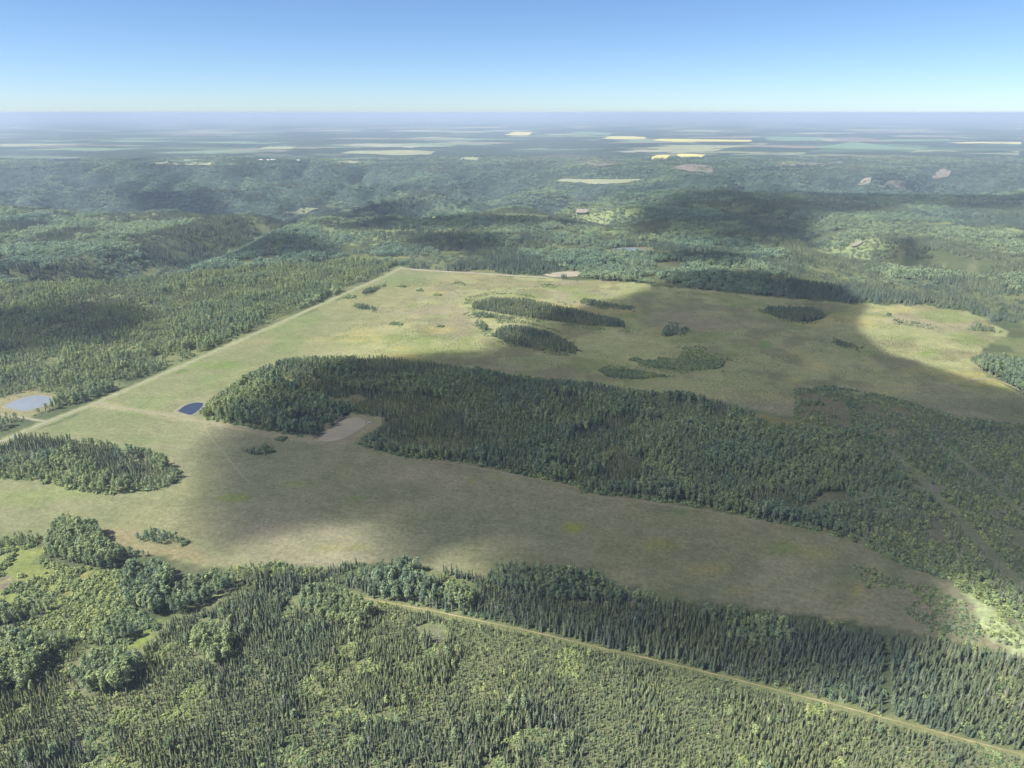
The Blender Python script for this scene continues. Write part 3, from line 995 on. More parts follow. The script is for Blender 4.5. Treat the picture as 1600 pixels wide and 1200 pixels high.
stand('tree_island', 'small dense tree island standing at the corner of the lower meadow', 'trees', plant(poly, 2.8, mixed(.35, (7, 9), (7, 10), shrub=.2), .5, 122), 'in the small corner island')
# willow thickets at lower left
poly = [(-60, 850), (10, 838), (60, 838), (60, 868), (110, 882), (190, 888), (200, 940), (260, 975), (200, 1015), (130, 1000), (110, 1005), (70, 1060), (-60, 1080)]
def in_open(x, y, px, py):
    ok = np.ones(len(x), bool)
    for q in OPEN[:4]:
        ok &= ~inside(q[0], px, py) | (fbm(x, y, 12, 44, 3) > .54)
    return ok
stand('willow_thicket', 'rough green willow thicket at the lower left among aspen bluffs', 'thicket', plant(poly, 2.3, mixed(.9, (3, 6), (5, 7), shrub=.93, dead=0.01, shrub_h=(1.6, 3.4)), .55, 123, thin=in_open), 'in the rough willow thicket')
# spruce between the meadow and the cut line, taller and darker
poly = [(330, 900), (370, 888), (430, 880), (500, 890), (560, 878), (640, 884), (757, 907), (765, 915), (800, 935), (960, 945), (1080, 938), (1150, 945), (1300, 966), (1400, 981), (1500, 996), (1620, 1020), (1900, 1120), (1900, 1280), (1600, 1180), (1300, 1100), (1090, 1047), (850, 991), (690, 957), (548, 930), (455, 935), (400, 920)]
def cut_lane(x, y, px, py):
    lane = GP([(1378, 985), (1385, 1050), (1390, 1140), (1400, 1300)])
    return dist_line(lane, x, y) > 2.2
stand('spruce_forest', 'dense dark spruce forest between the sandy cut line and the lower meadow', 'spruces', plant(poly, 2.25, mixed(.64, (8, 10.5), (9, 12), dead=.02, shrub=.1), .42, 124, thin=cut_lane, tip=[(330, 890), (430, 872), (500, 880), (600, 862), (758, 880), (800, 870), (905, 880), (965, 908), (1080, 934)] + poly[poly.index((1150, 945)):]), 'between cut line and meadow')
def musk(x, y, r):
    k = np.full(len(x), K['spruce'])
    h = r.uniform(2.6, 5.6, len(x)) * (.7 + .5 * sfbm(x, y, 24, 43, 3))
    tall = fbm(x, y, 40, 47, 3) > .64
    h[tall] *= 1.45
    q = r.random(len(x))
    k[q < .01] = K['dead']; h[q < .01] *= 1.3
    k[q > .965] = K['shrub']; h[q > .965] = r.uniform(1.2, 2.4, (q > .965).sum())
    k[(q > .90) & (q < .92)] = K['aspen']; h[(q > .90) & (q < .92)] *= 1.25
    lowb = fbm(x, y, 16, 49, 3) < .33
    k[lowb] = np.where(r.random(lowb.sum()) < .6, K['shrub'], K['spruce']); h[lowb] = r.uniform(.7, 2.2, lowb.sum())
    return k, h
# low spruce muskeg below the cut line, to below the frame
poly = [(190, 1040), (230, 1000), (270, 960), (330, 945), (380, 900), (455, 930), (548, 930), (690, 957), (850, 991), (1090, 1047), (1600, 1180), (1850, 1250), (1850, 1360), (-330, 1360), (-330, 960), (0, 960), (150, 985)]
stand('spruce_muskeg', 'carpet of low olive spruce below the sandy cut line', 'spruces', plant(poly, 1.68, musk, .76, 125, wide=1.12), 'in the low carpet below the cut line')
# right hand fringe below the sunlit strip
poly = [(1530, 985), (1560, 1005), (1620, 1040), (1800, 1120), (1900, 1180), (1900, 1090), (1620, 1000), (1560, 950)]
stand('willow_thicket', 'sunlit low willow and grass thicket along the pale strip', 'thicket', plant(poly, 3.2, mixed(.7, (4, 6), (6, 8), shrub=.8, shrub_h=(1, 2.4)), .85, 126), 'along the pale sunlit strip')
# --- left bluff by the road
GB = [(0, 690), (28, 672), (70, 674), (110, 678), (180, 690), (235, 700), (260, 712), (258, 722), (295, 740), (270, 756), (240, 766), (170, 773), (120, 766), (60, 753), (0, 746), (-300, 690), (-300, 800), (-100, 760)]
GB = [(-260, 800), (0, 690), (28, 672), (70, 674), (110, 678), (180, 690), (235, 700), (260, 712), (258, 722), (295, 740), (270, 756), (240, 766), (170, 773), (120, 766), (60, 753), (0, 746), (-130, 790)]
gbg = GP(GB)
stand('mixed_wood', 'spruce wood with an aspen rim between road and lower meadow', 'trees', plant(GB, 2.4, mixed(.72, (6.5, 9), (8.5, 11.5), edge=lambda x, y: dist_line(gbg, x, y, True), dead=.04), .5, 130))
STRAY = []
for i, (poly, lab, h, kind) in enumerate([
  ([(368, 703), (380, 698), (404, 697), (413, 690), (430, 700), (430, 709), (402, 712)], 'dark bushy tree island alone in the lower meadow', (4, 8), 'm'),
  ([(424, 685), (440, 680), (458, 681), (440, 690)], 'small low shrub patch beside the dirt track', (1.5, 3), 's'),
  ([(733, 481), (740, 468), (770, 462), (820, 464), (872, 474), (930, 487), (976, 500), (974, 512), (920, 509), (860, 501), (800, 493), (750, 485)], 'long curved spruce island in the rough meadow', (8, 11), 'n'),
  ([(726, 491), (750, 484), (800, 493), (799, 501), (735, 495)], 'narrow tree strip below the long curved spruce island', (5, 8), 'm'),
  ([(736, 505), (752, 498), (770, 511), (757, 517)], 'small tree clump between the strip and the oval island', (6, 9), 'm'),
  ([(760, 522), (785, 506), (815, 505), (860, 515), (896, 533), (908, 547), (895, 552), (840, 547), (790, 535)], 'oval dark spruce island in the rough meadow', (8, 10), 'n'),
  ([(898, 472), (913, 464), (992, 477), (988, 485), (940, 482)], 'thin tree strip beyond the long curved island', (6, 9), 'm'),
  ([(1030, 520), (1044, 505), (1077, 509), (1080, 521), (1050, 525), (1035, 527)], 'compact round tree clump in the shaded meadow', (7, 10), 'm'),
  ([(1186, 485), (1200, 476), (1270, 477), (1294, 487), (1282, 499), (1260, 504), (1215, 497)], 'broad dark tree island in the shaded upper meadow', (8, 11), 'n'),
  ([(1294, 534), (1308, 528), (1347, 540), (1342, 546), (1305, 540)], 'short tree strip at the edge of the cloud shadow', (5, 8), 'm'),
  ([(931, 577), (945, 571), (1000, 576), (1052, 586), (1000, 592), (950, 588)], 'low leaf-shaped willow patch in the shaded meadow', (2, 3.4), 's'),
  ([(978, 561), (1000, 553), (1060, 559), (1065, 546), (1090, 543), (1137, 561), (1122, 576), (1075, 579), (1020, 573)], 'hooked willow patch in the shaded meadow', (2, 3.4), 's'),
  ([(1386, 503), (1400, 496), (1462, 507), (1452, 512)], 'thin sunlit tree row in the bright end of the meadow', (5, 8), 'm'),
  ([(1503, 515), (1530, 502), (1568, 515), (1562, 520)], 'tree clump beside the leafy edge of the bright meadow', (6, 9), 'm'),
  ([(1378, 493), (1388, 487), (1399, 492), (1390, 495)], 'tiny tree clump at the corner of the cloud shadow', (5, 7), 'm'),
  ([(548, 480), (560, 471), (590, 479), (587, 485), (565, 484)], 'small tree clump on the green hay beside the road', (6, 9), 'm'),
  ([(553, 463), (570, 449), (602, 441), (604, 447), (580, 458)], 'tree row beside the far end of the road', (6, 9), 'm'),
  ([(530, 466), (545, 459), (562, 461), (556, 466)], 'low bush row on the roadside near the far tree row', (2, 4), 's'),
  ([(604, 506), (615, 501), (632, 504), (626, 508)], 'small willow patch on the smooth upper hay', (2, 3), 's'),
  ([(678, 510), (686, 506), (696, 508), (690, 511)], 'tiny willow patch near the narrow tree strip', (2, 3), 's'),
  ([(705, 443), (712, 438), (731, 441), (726, 445)], 'small bush clump near the far dirt track', (3, 5), 'm'),
  ([(838, 447), (850, 441), (874, 444), (868, 448)], 'bush clump below the far bare soil', (3, 5), 'm'),
  ([(645, 454), (656, 450), (670, 453), (660, 456)], 'tiny bush patch below the far corner of the meadow', (2, 4), 's'),
  ([(672, 461), (682, 457), (694, 460), (686, 463)], 'tiny bush patch in the far sunlit meadow', (2, 4), 's'),
  ([(618, 447), (626, 443), (640, 446), (630, 449)], 'low bush patch close to the far road corner', (2, 4), 's'),
  ([(1518, 566), (1532, 552), (1570, 551), (1600, 558), (1900, 640), (1900, 760), (1700, 660), (1600, 616), (1560, 592), (1530, 578)], 'leafy wood pushing into the bright end of the meadow', (8, 12), 'a'),
]):
    if kind == 's':
        f = mixed(.9, (2, 4), h, shrub=.93, dead=0, shrub_h=h, gaps=.3)
    elif kind == 'n':
        f = mixed(.72, (h[0] * .85, h[1] * .85), (7, 9), dead=.02, shrub=.08)
    elif kind == 'a':
        f = mixed(.25, h, (9, 12), dead=.05)
    else:
        f = mixed(.5, h, h, dead=.03, shrub=.12)
    c0 = np.array(poly, float).mean(0)
    wider = [tuple(c0 + (np.array(p) - c0) * np.array([1.10, 1.25]) + np.array([0, 1.0])) for p in poly]
    STRAY.append((wider, i))
    stand('tree_island' if kind != 's' else 'willow_patch', lab, 'trees' if kind != 's' else 'shrubs', plant(poly, min(2.2 if kind == 's' else 2.4, max(1.3, .05 * math.sqrt(abs(area(GP(poly)))) + .6)), f, .38 if kind != 's' else .55, 140 + i))

# --- the big wood in the middle
CW = [(308, 646), (330, 620), (385, 582), (440, 560), (470, 555), (600, 553), (680, 562), (740, 570), (800, 584), (860, 590), (920, 594), (1000, 608), (1080, 610), (1130, 622), (1165, 638),
      (1240, 655), (1300, 668), (1340, 665), (1345, 850), (1290, 831), (1180, 810), (1100, 792), (990, 777), (912, 770), (905, 759), (850, 749), (800, 738), (730, 722), (640, 716), (585, 702), (552, 692),
      (606, 653), (545, 644), (490, 684), (470, 683), (400, 675), (330, 661)]
cwg = GP(CW)
LEFT = [(308, 650), (325, 625), (360, 602), (400, 600), (440, 612), (530, 640), (540, 650), (490, 686), (400, 676), (330, 663)]
stand('aspen_wood', 'light green aspen wood between the dugout and the bare soil', 'aspens', plant(LEFT, 3.0, mixed(.36, (7, 9), (11, 14), seed=51, edge=lambda x, y: dist_line(TRACK, x, y) - 4, dead=.07), .6, 170, tip=CW))
OPENW = [OPEN[5][0], OPEN[6][0]]
def wood_open(x, y, px, py):
    ok = np.ones(len(x), bool)
    for q in OPENW:
        ok &= ~inside(q, px, py) | (fbm(x, y, 9, 48, 3) > .60)
    return ok & (~inside(OPEN[7][0], px, py)) & (~inside(OPEN[8][0], px, py) | (fbm(x, y, 20, 45, 2) > .6))
MUSK = [(400, 588), (470, 585), (560, 612), (690, 625), (740, 660), (690, 700), (560, 690), (600, 655), (545, 643), (520, 628)]
stand('spruce_wood', 'brownish low spruce stand behind the bare soil clearing', 'spruces', plant(MUSK, 2.7, mixed(.66, (5.5, 8), (9, 11), seed=52, dead=.03), .62, 171, thin=wood_open, tip=CW))
stand('mixed_wood', 'broad shaded wood of aspen and spruce across the middle', 'trees', plant(CW, 2.3, mixed(.43, (4.8, 7.8), (7.8, 11.5), scale=55, keep=.8, seed=53, edge=lambda x, y: dist_line(cwg, x, y, True), dead=.06, gaps=.16), .50, 172, thin=wood_open))
# brushland to the right
BR = [(1240, 606), (1300, 600), (1400, 618), (1500, 648), (1600, 660), (1900, 770), (1900, 1090), (1640, 1000), (1560, 952), (1505, 925), (1480, 905), (1420, 887), (1385, 873), (1345, 850), (1335, 665), (1300, 668), (1240, 655)]
def brush_gap(x, y, px, py):
    lane = GP([(1395, 705), (1430, 742), (1500, 815), (1560, 880), (1640, 960)])
    ok = dist_line(lane, x, y) > 5
    for l2 in ([(1318, 640), (1330, 720), (1342, 850)], [(1480, 700), (1560, 770), (1660, 860)]):
        ok &= dist_line(GP(l2), x, y) > 3.5
    for q in OPEN[8:15]:
        ok &= ~inside(q[0], px, py) | (fbm(x, y, 12, 46, 3) > .53)
    return ok
bre = GP([(1385, 873), (1420, 887), (1480, 905), (1520, 918), (1600, 965), (1700, 1010)])
stand('brush_forest', 'shaded low spruce and willow brush right of the broad wood', 'brush', plant(BR, 2.3, mixed(.60, (2.6, 5.2), (4.5, 7.5), scale=60, seed=54, dead=.04, shrub=.4, gaps=.24, edge=lambda x, y: dist_line(bre, x, y) * .6), .50, 173, thin=brush_gap))
poly = [(1330, 880), (1400, 888), (1500, 930), (1545, 985), (1535, 1010), (1400, 984), (1340, 965), (1360, 930)]
stand('willow_thicket', 'scattered shaded willow at the narrow end of the lower meadow', 'thicket', plant(poly, 3.0, mixed(.9, (3, 5), (4, 6), shrub=.95, gaps=.5, dead=0, shrub_h=(1, 2.4)), .5, 174), 'at the narrow meadow end')
poly = [(1248, 612), (1340, 612), (1420, 632), (1560, 655), (1500, 690), (1400, 668), (1320, 660), (1250, 648)]
# --- forest left of the road
LF = [(-420, 842), (-200, 750), (0, 676), (56, 650), (150, 622), (240, 583), (330, 544), (430, 500), (530, 455), (622, 413), (560, 408), (400, 420), (200, 428), (0, 450), (-420, 520)]
def roadlane(x, y, px, py):
    lane = GP([(275, 432), (200, 452), (100, 478), (0, 502), (-200, 560)])
    return (dist_line(lane, x, y) > 5) & ~inside(OPEN[-1][0], px, py)
stand('aspen_forest', 'wide green aspen forest along the far side of the gravel road', 'aspens', plant(LF, 3.0, mixed(.34, (5, 8), (7, 11.5), scale=90, seed=55, dead=.02, shrub=.15, gaps=.30), .66, 180, thin=roadlane, top=False))
strays = cat_T([plant(w_, 3.2, mixed(.9, (1.5, 4), (2, 4), shrub=.8, dead=.02, gaps=.52, shrub_h=(.6, 2.0)), .45, 190 + q, reserve=False, top=False) for w_, q in STRAY[:-1]])
stand('stray_brush', 'stray low brush fringing the tree islands of the meadow', 'brush', strays)
# low scrub dotted over the rough meadow
RM = [(480, 556), (560, 500), (640, 430), (800, 436), (960, 444), (1200, 468), (1350, 478), (1500, 488), (1570, 518), (1515, 562), (1600, 618), (1800, 690), (1800, 760), (1600, 660), (1500, 650), (1400, 622), (1240, 606), (1235, 650),
      (1130, 628), (1080, 616), (1000, 614), (860, 597), (740, 576), (680, 568), (600, 560)]
stand('meadow_scrub', 'low scrub dotted over the rough upper meadow', 'scrub', plant(RM, 3.4, mixed(.99, (1, 2), (1, 2), shrub=1.0, dead=0, gaps=.54, shrub_h=(.35, .9)), .55, 181, reserve=False))

LM = [(560, 700), (730, 724), (905, 762), (1100, 794), (1290, 832), (1385, 874), (1500, 930), (1400, 980), (1150, 942), (960, 905), (800, 870), (600, 780)]
stand('meadow_tussocks', 'dark grass tussocks dotted over the lower meadow', 'tussocks', plant(LM, 3.0, mixed(.99, (1, 2), (1, 2), shrub=1.0, dead=0, gaps=.56, shrub_h=(.2, .55)), .55, 182, reserve=False))
# ------------------------------------------------------------------ the trees that show largest stand as things of their own
def single(kind, i, T, label, group):
    k = KINDS[T['kind'][i]]
    tm, cm_ = SPLIT[k][int(T['var'][i]) % len(SPLIT[k])]
    nm = {'spruce': 'spruce_tree', 'aspen': 'aspen_tree', 'dead': 'dead_tree', 'shrub': 'willow_bush'}[k]
    e = bpy.data.objects.new(nm, None)
    C.objects.link(e)
    e.empty_display_size = .5
    sc = T['h'][i] / BASE_H[k]
    e.location = (T['x'][i], T['y'][i], T['z'][i])
    e.rotation_euler = (0, 0, T['rot'][i])
    e.scale = (T['w'][i] * sc, T['w'][i] * sc, sc)
    tag(e, label, {'spruce': 'spruce', 'aspen': 'aspen', 'dead': 'dead tree', 'shrub': 'bush'}[k], group)
    for nm2, me in (('stems' if k == 'shrub' else 'trunk', tm), ('crown', cm_)):
        if me is None: continue
        o = bpy.data.objects.new(nm2, me)
        C.objects.link(o)
        o.parent = e
        o['tint'] = float(T['tint'][i])

def screen(T):
    return P(T['x'], T['y'], T['z'])

budget = {'spruce': 300, 'aspen': 300, 'shrub': 250, 'dead': 120}
cands = []
for si, s in enumerate(STANDS):
    T = s[3]
    if not s[4]: continue
    px, py = screen(T)
    ok = (py < 1052) & (py > 820) & (px > 0) & (px < 1600)
    for i in np.nonzero(ok)[0]:
        zc = T['y'][i] * CP + CAM_H * SP
        wide = {'spruce': .35, 'aspen': .45, 'shrub': 1.4, 'dead': .3}.get(KINDS[T['kind'][i]], 0)
        cands.append((T['h'][i] / zc, si, i, KINDS[T['kind'][i]]))
cands.sort(reverse=True)
taken = {}
WHERE = {}
for s_i, s in enumerate(STANDS):
    WHERE[s_i] = s[1]
def near(si_list, x, y, k):
    return min((np.hypot(NB[k][:, 0] - x, NB[k][:, 1] - y)).min() if len(NB[k]) else 99, 99)
NB = {k: np.concatenate([np.c_[s[3]['x'], s[3]['y']][(s[3]['kind'] == K[k]) & (s[3]['y'] < 560)] for s in STANDS]) for k in ('spruce', 'aspen', 'shrub', 'dead')}
def look(k, T, i):
    w = []
    hr = {'spruce': (7, 9), 'aspen': (10, 13), 'shrub': (1.9, 2.9), 'dead': (7.8, 9.6)}[k]
    h, wd, t = T['h'][i], T['w'][i], T['tint'][i]
    w.append('tall' if h > hr[1] else 'short' if h < hr[0] else 'mid-height')
    if k != 'dead':
        wd = wd / 1.12 if k == 'spruce' and h < 6.5 else wd
        if wd > 1.1: w.append('broad')
        elif wd < .94: w.append('narrow')
        w.append('yellowish' if t > .72 else 'bluish' if t < .3 else 'green')
    w = w[:3]
    w.append({'spruce': 'spruce', 'aspen': 'aspen', 'shrub': 'willow bush', 'dead': 'grey dead tree'}[k])
    for nk, word in (('dead', 'beside a dead tree'), ('aspen', 'beside an aspen'), ('spruce', 'beside a spruce'), ('shrub', 'beside a bush')):
        if nk != k and near(None, T['x'][i], T['y'][i], nk) < 2.6:
            w.append(word); break
    else:
        if dist_line(CUT, T['x'][i:i+1], T['y'][i:i+1])[0] < 7: w.append('lining the cut line')
    return ' '.join(w)
kind_word = {'spruce': 'slender dark green spruce', 'aspen': 'leafy grey-stemmed aspen', 'shrub': 'rounded green willow bush', 'dead': 'bare grey standing dead tree'}
place_of = {si: s[4] for si, s in enumerate(STANDS)}
for _, si, i, k in cands:
    if budget.get(k, 0) <= 0: continue
    budget[k] -= 1
    taken.setdefault(si, []).append(i)
    single(k, i, STANDS[si][3], look(k, STANDS[si][3], i) + ' ' + place_of[si], ('%s %s' % ({'spruce': 'spruces', 'aspen': 'aspens', 'shrub': 'willow bushes', 'dead': 'dead trees'}[k], place_of[si])))
for si, (name, label, cat, T, _p) in enumerate(STANDS):
    m = np.ones(len(T['x']), bool)
    m[taken.get(si, [])] = False
    scatter_object(name, pick(T, m), label, cat)
print('near trees', sum(len(s[3]['x']) for s in STANDS))

# ------------------------------------------------------------------ woods further off, over the plateau and the valley
def ring(y0, y1, spacing, seed):
    r = np.random.default_rng(seed)
    X, Y = np.meshgrid(np.arange(-1.05 * y1 - 200, 1.05 * y1 + 200, spacing), np.arange(y0, y1, spacing))
    x = X.ravel() + r.uniform(-.5, .5, X.size) * spacing
    y = Y.ravel() + r.uniform(-.5, .5, X.size) * spacing
    ok = np.abs(x) < .86 * y + 150
    return x[ok], y[ok]
FAR_OPEN = [[(868, 284), (880, 280), (1000, 280), (992, 285), (930, 289)], [(940, 392), (970, 386), (1015, 386), (1025, 393), (1000, 397)], [(465, 397), (500, 395), (505, 398), (470, 400)],
            [(370, 322), (390, 316), (410, 322)], [(440, 336), (470, 328), (600, 325), (595, 329), (480, 334)], [(715, 250), (735, 246), (755, 248), (740, 252)], [(1325, 387), (1340, 378), (1352, 376), (1340, 390)],
            [(1430, 350), (1480, 348), (1500, 353), (1450, 354)], [(1568, 404), (1600, 402), (1620, 407), (1590, 409)], [(540, 318), (580, 316), (600, 320), (560, 323)]]
FAR_OPEN_G = [GT(q) for q in FAR_OPEN]
meadg = MEADOW_PX
far_T = []
for (y0, y1, sp, sd) in ((1050, 1700, 11.5, 1), (1700, 2500, 12.5, 2), (2500, 3600, 16, 3), (3600, 5200, 23, 4)):
    x, y = ring(y0, y1, sp, 300 + sd)
    px, py = P(x, y)
    ok = ~inside(meadg, px, py)
    for q in [LF, BR, CW] + USED[-1:]:
        ok &= ~inside(q, px, py)
    for q in USED:
        if GP(q)[:, 1].max() > 1000:
            ok &= ~inside(q, px, py)
    for q in FAR_OPEN_G:
        ok &= ~inside(q, x, y)
    ok &= dist_line(ROAD, x, y) > 16
    ok &= sdist(MEADOW_G := GP(MEADOW_PX), x, y) < -9
    ok &= ~inside(BACK_SOIL, x, y)
    ok &= dist_line(BACK_TRACK, x, y) > 14
    ok &= (py > 200) 
    x, y = x[ok], y[ok]
    n = len(x)
    r = np.random.default_rng(400 + sd)
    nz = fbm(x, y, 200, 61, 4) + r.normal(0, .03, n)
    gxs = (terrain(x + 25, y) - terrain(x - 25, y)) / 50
    nz = nz + np.clip(gxs * .9, -.12, .12)                     # darker spruce put on slopes turned from the sun, imitating their shade
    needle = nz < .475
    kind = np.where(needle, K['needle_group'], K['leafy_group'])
    h = np.where(needle, r.uniform(9, 14, n), r.uniform(8, 15, n)) * (.55 + .6 * sfbm(x, y, 90, 62, 3))
    keep = fbm(x, y, 70, 63, 3) > .31
    t = .28 + .6 * (sfbm(x, y, 240, 64, 3) - .5) + r.normal(0, .12, n)
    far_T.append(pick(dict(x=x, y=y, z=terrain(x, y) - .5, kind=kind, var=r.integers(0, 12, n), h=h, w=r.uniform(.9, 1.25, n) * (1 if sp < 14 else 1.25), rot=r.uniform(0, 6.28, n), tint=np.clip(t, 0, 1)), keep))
T = cat_T(far_T)
print('far groups', len(T['x']))
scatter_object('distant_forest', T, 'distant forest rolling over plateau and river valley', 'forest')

# ------------------------------------------------------------------ fields, scars, water and barns far off
def far_sheet(name, px_poly, m, label, cat, lift=1.5):
    gp = GT(px_poly)
    cell = max(6.0, np.hypot(*(gp.max(0) - gp.min(0))) / 40)
    return sheet(name, gp, m, label, cat, lift=lift, ragged=min(cell * .8, 25), cell=cell, seed=int(px_poly[0][0]))
far_sheet('hay_field', FAR_OPEN[0], M['crop_pale'], 'long pale hay field on the valley rim', 'field', 3)
far_sheet('canola_field', [(788, 211), (805, 206), (832, 207), (825, 212), (800, 212)], M['canola'], 'small lone blooming canola field far off', 'field', 3)
far_sheet('canola_field', [(940, 217), (955, 213), (1005, 214), (1012, 217), (985, 218)], M['canola'], 'pale yellow canola strip at the start of a long row', 'field', 3)
far_sheet('canola_field', [(1018, 220), (1030, 217), (1175, 219), (1172, 222), (1060, 222)], M['canola'], 'longest yellow canola strip in the far farmland', 'field', 3)
far_sheet('canola_field', [(1016, 250), (1024, 243), (1048, 243), (1040, 250)], M['canola'], 'bright yellow canola block above the fallow ground', 'field', 4)
far_sheet('canola_field', [(1058, 243), (1068, 241), (1102, 243), (1095, 247), (1065, 247)], M['canola'], 'narrow yellow canola strip beside the bright block', 'field', 4)
far_sheet('crop_field', [(1270, 231), (1330, 222), (1410, 231), (1402, 235), (1300, 233)], M['crop_green'], 'blue-green crop field among far woods', 'field', 3)
far_sheet('crop_field', [(1195, 219), (1200, 214), (1280, 215), (1285, 220), (1220, 221)], M['crop_green'], 'green crop field beyond the longest canola strip', 'field', 3)
far_sheet('crop_field', [(880, 209), (905, 206), (960, 208), (950, 212)], M['crop_green'], 'thin green crop field beyond the small canola field', 'field', 3)
far_sheet('crop_field', [(530, 240), (560, 236), (680, 237), (675, 242), (600, 243)], M['crop_pale'], 'pale green hay strip across the far woods', 'field', 3)
far_sheet('crop_field', [(230, 257), (260, 251), (345, 250), (335, 257)], M['crop_pale'], 'pale hay field beside the far white barns', 'field', 3)
far_sheet('crop_field', [(400, 234), (420, 229), (465, 230), (455, 234)], M['crop_pale'], 'pale hay square beyond the far white barns', 'field', 3)
far_sheet('crop_field', [(520, 254), (530, 250), (586, 252), (580, 256)], M['crop_pale'], 'short pale hay strip in the middle woods', 'field', 3)
far_sheet('crop_field', [(716, 250), (722, 246), (754, 247), (750, 251)], M['crop_pale'], 'small pale clearing in the middle woods', 'field', 3)
far_sheet('fallow_field', [(900, 260), (930, 251), (995, 250), (985, 257), (940, 261)], M['crop_brown'], 'pinkish fallow field above the valley rim', 'field', 4)
far_sheet('fallow_field', [(1050, 264), (1070, 257), (1112, 260), (1115, 274), (1095, 270)], M['crop_brown'], 'brown cleared block beneath the bright canola', 'field', 4)
far_sheet('fallow_field', [(1290, 222), (1330, 214), (1400, 222), (1340, 222)], M['crop_brown'], 'brown fallow strip beyond the blue-green crop field', 'field', 3)
far_sheet('fallow_field', [(1200, 259), (1235, 253), (1320, 252), (1300, 258), (1240, 261)], M['crop_brown'], 'brown cleared bench above the clay scars', 'field', 4)
for pts, lab in (([(1340, 292), (1348, 281), (1362, 279), (1358, 290)], 'pale clay scar on the valley wall, narrow'), ([(1372, 292), (1385, 284), (1412, 284), (1418, 291), (1390, 293)], 'pale clay scar on the valley wall, broad'),
                 ([(1455, 279), (1468, 266), (1490, 266), (1482, 278), (1466, 281)], 'pinkish clay scar high on the far valley wall'), ([(1327, 388), (1338, 381), (1350, 377), (1340, 387)], 'bare clay bank at the head of a ravine')):
    far_sheet('clay_scar', pts, M['scar'], lab, 'scar', 4)
far_sheet('river_bar', [(898, 337), (902, 330), (920, 332), (918, 337)], M['scar'], 'pale river gravel bar seen in the valley bottom', 'gravel bar', 10)
far_sheet('marsh_water', [(955, 390), (985, 387), (1012, 391), (1008, 396), (985, 393)], M['water_pale'], 'thin marsh pond with dead trees beyond the meadow', 'pond', 1.0)
far_sheet('grass_glade', [(440, 336), (470, 328), (500, 327), (480, 334)], M['crop_pale'], 'pale grass glade on the ravine shoulder', 'glade', 2)

def box(x0, x1, y0, y1, z0, z1):
    return ([(x0, y0, z0), (x1, y0, z0), (x1, y1, z0), (x0, y1, z0), (x0, y0, z1), (x1, y0, z1), (x1, y1, z1), (x0, y1, z1)],
            [(0, 3, 2, 1), (4, 5, 6, 7), (0, 1, 5, 4), (1, 2, 6, 5), (2, 3, 7, 6), (3, 0, 4, 7)])
def barn(px, py, L, W, H, rot, label):
    x, y = G(px, py)
    z = float(terrain(np.array([x]), np.array([y]))[0])
    e = bpy.data.objects.new('barn', None); C.objects.link(e)
    e.location = (x, y, z); e.rotation_euler = (0, 0, rot)
    tag(e, label, 'barn', 'white barns in the far farmland')
    wall = box(-L / 2, L / 2, -W / 2, W / 2, -1, H)
    gab = ([(-L / 2, -W / 2, H), (-L / 2, W / 2, H), (-L / 2, 0, H + W * .3), (L / 2, -W / 2, H), (L / 2, W / 2, H), (L / 2, 0, H + W * .3)], [(0, 2, 1), (3, 4, 5)])
    link('wall', build_mesh('wall', [(*wall, M['white_paint']), (*gab, M['white_paint'])]), e)
    o = .6
    rf = ([(-L / 2 - o, -W / 2 - o, H - .2), (L / 2 + o, -W / 2 - o, H - .2), (L / 2 + o, 0, H + W * .3 + .25), (-L / 2 - o, 0, H + W * .3 + .25), (-L / 2 - o, W / 2 + o, H - .2), (L / 2 + o, W / 2 + o, H - .2)],
          [(0, 1, 2, 3), (3, 2, 5, 4)])
    link('roof', build_mesh('roof', [(*rf, M['grey_metal'])]), e)
    link('door', build_mesh('door', [(*box(-2.5, 2.5, -W / 2 - .12, -W / 2 - .02, 0, 4.2), M['door_paint'])]), e)
barn(408, 254, 24, 12, 5, .1, 'white metal-roofed barn first of a row in far farmland')
barn(419, 254, 18, 10, 5, .15, 'shorter white barn in the middle of the far row')
barn(427, 253.5, 30, 13, 6, .05, 'longest white barn at the end of the far row')
barn(466, 253, 20, 11, 5, -.1, 'white barn apart from the far barn row')

# low white trough on the clearing
x, y = G(577, 661)
z = float(terrain(np.array([x]), np.array([y]))[0])
e = bpy.data.objects.new('stock_trough', None); C.objects.link(e)
e.location = (x, y, z + .05); e.rotation_euler = (0, 0, .35)
tag(e, 'small low white trough on grass beside the bare soil', 'trough')
b = Build().add(box(-1.9, 1.9, -.7, -.62, .25, 1.0)).add(box(-1.9, 1.9, .62, .7, .25, 1.0)).add(box(-1.98, -1.9, -.7, .7, .25, 1.0)).add(box(1.9, 1.98, -.7, .7, .25, 1.0)).add(box(-1.9, 1.9, -.62, .62, .25, .33))
link('basin', build_mesh('basin', [(b.V, b.F, M['white_paint'])]), e)
for sx_ in (-1.5, 1.5):
    link('skid', build_mesh('skid', [(*box(sx_ - .1, sx_ + .1, -.65, .65, -.1, .249), M['grey_metal'])]), e)

# ------------------------------------------------------------------ clouds overhead (out of the picture) whose shadows lie on the land
cm_, nt, b = mat('cloud_vapour')
nt.nodes.remove(b)
pv = N(nt, 'ShaderNodeVolumePrincipled')
pv.inputs['Color'].default_value = (.99, .99, .99, 1)
pv.inputs['Density'].default_value = 0.028
pv.inputs['Anisotropy'].default_value = 0.5
nt.links.new(pv.outputs[0], nt.nodes['Material Output'].inputs['Volume'])
CLOUD_Z = 1300.0

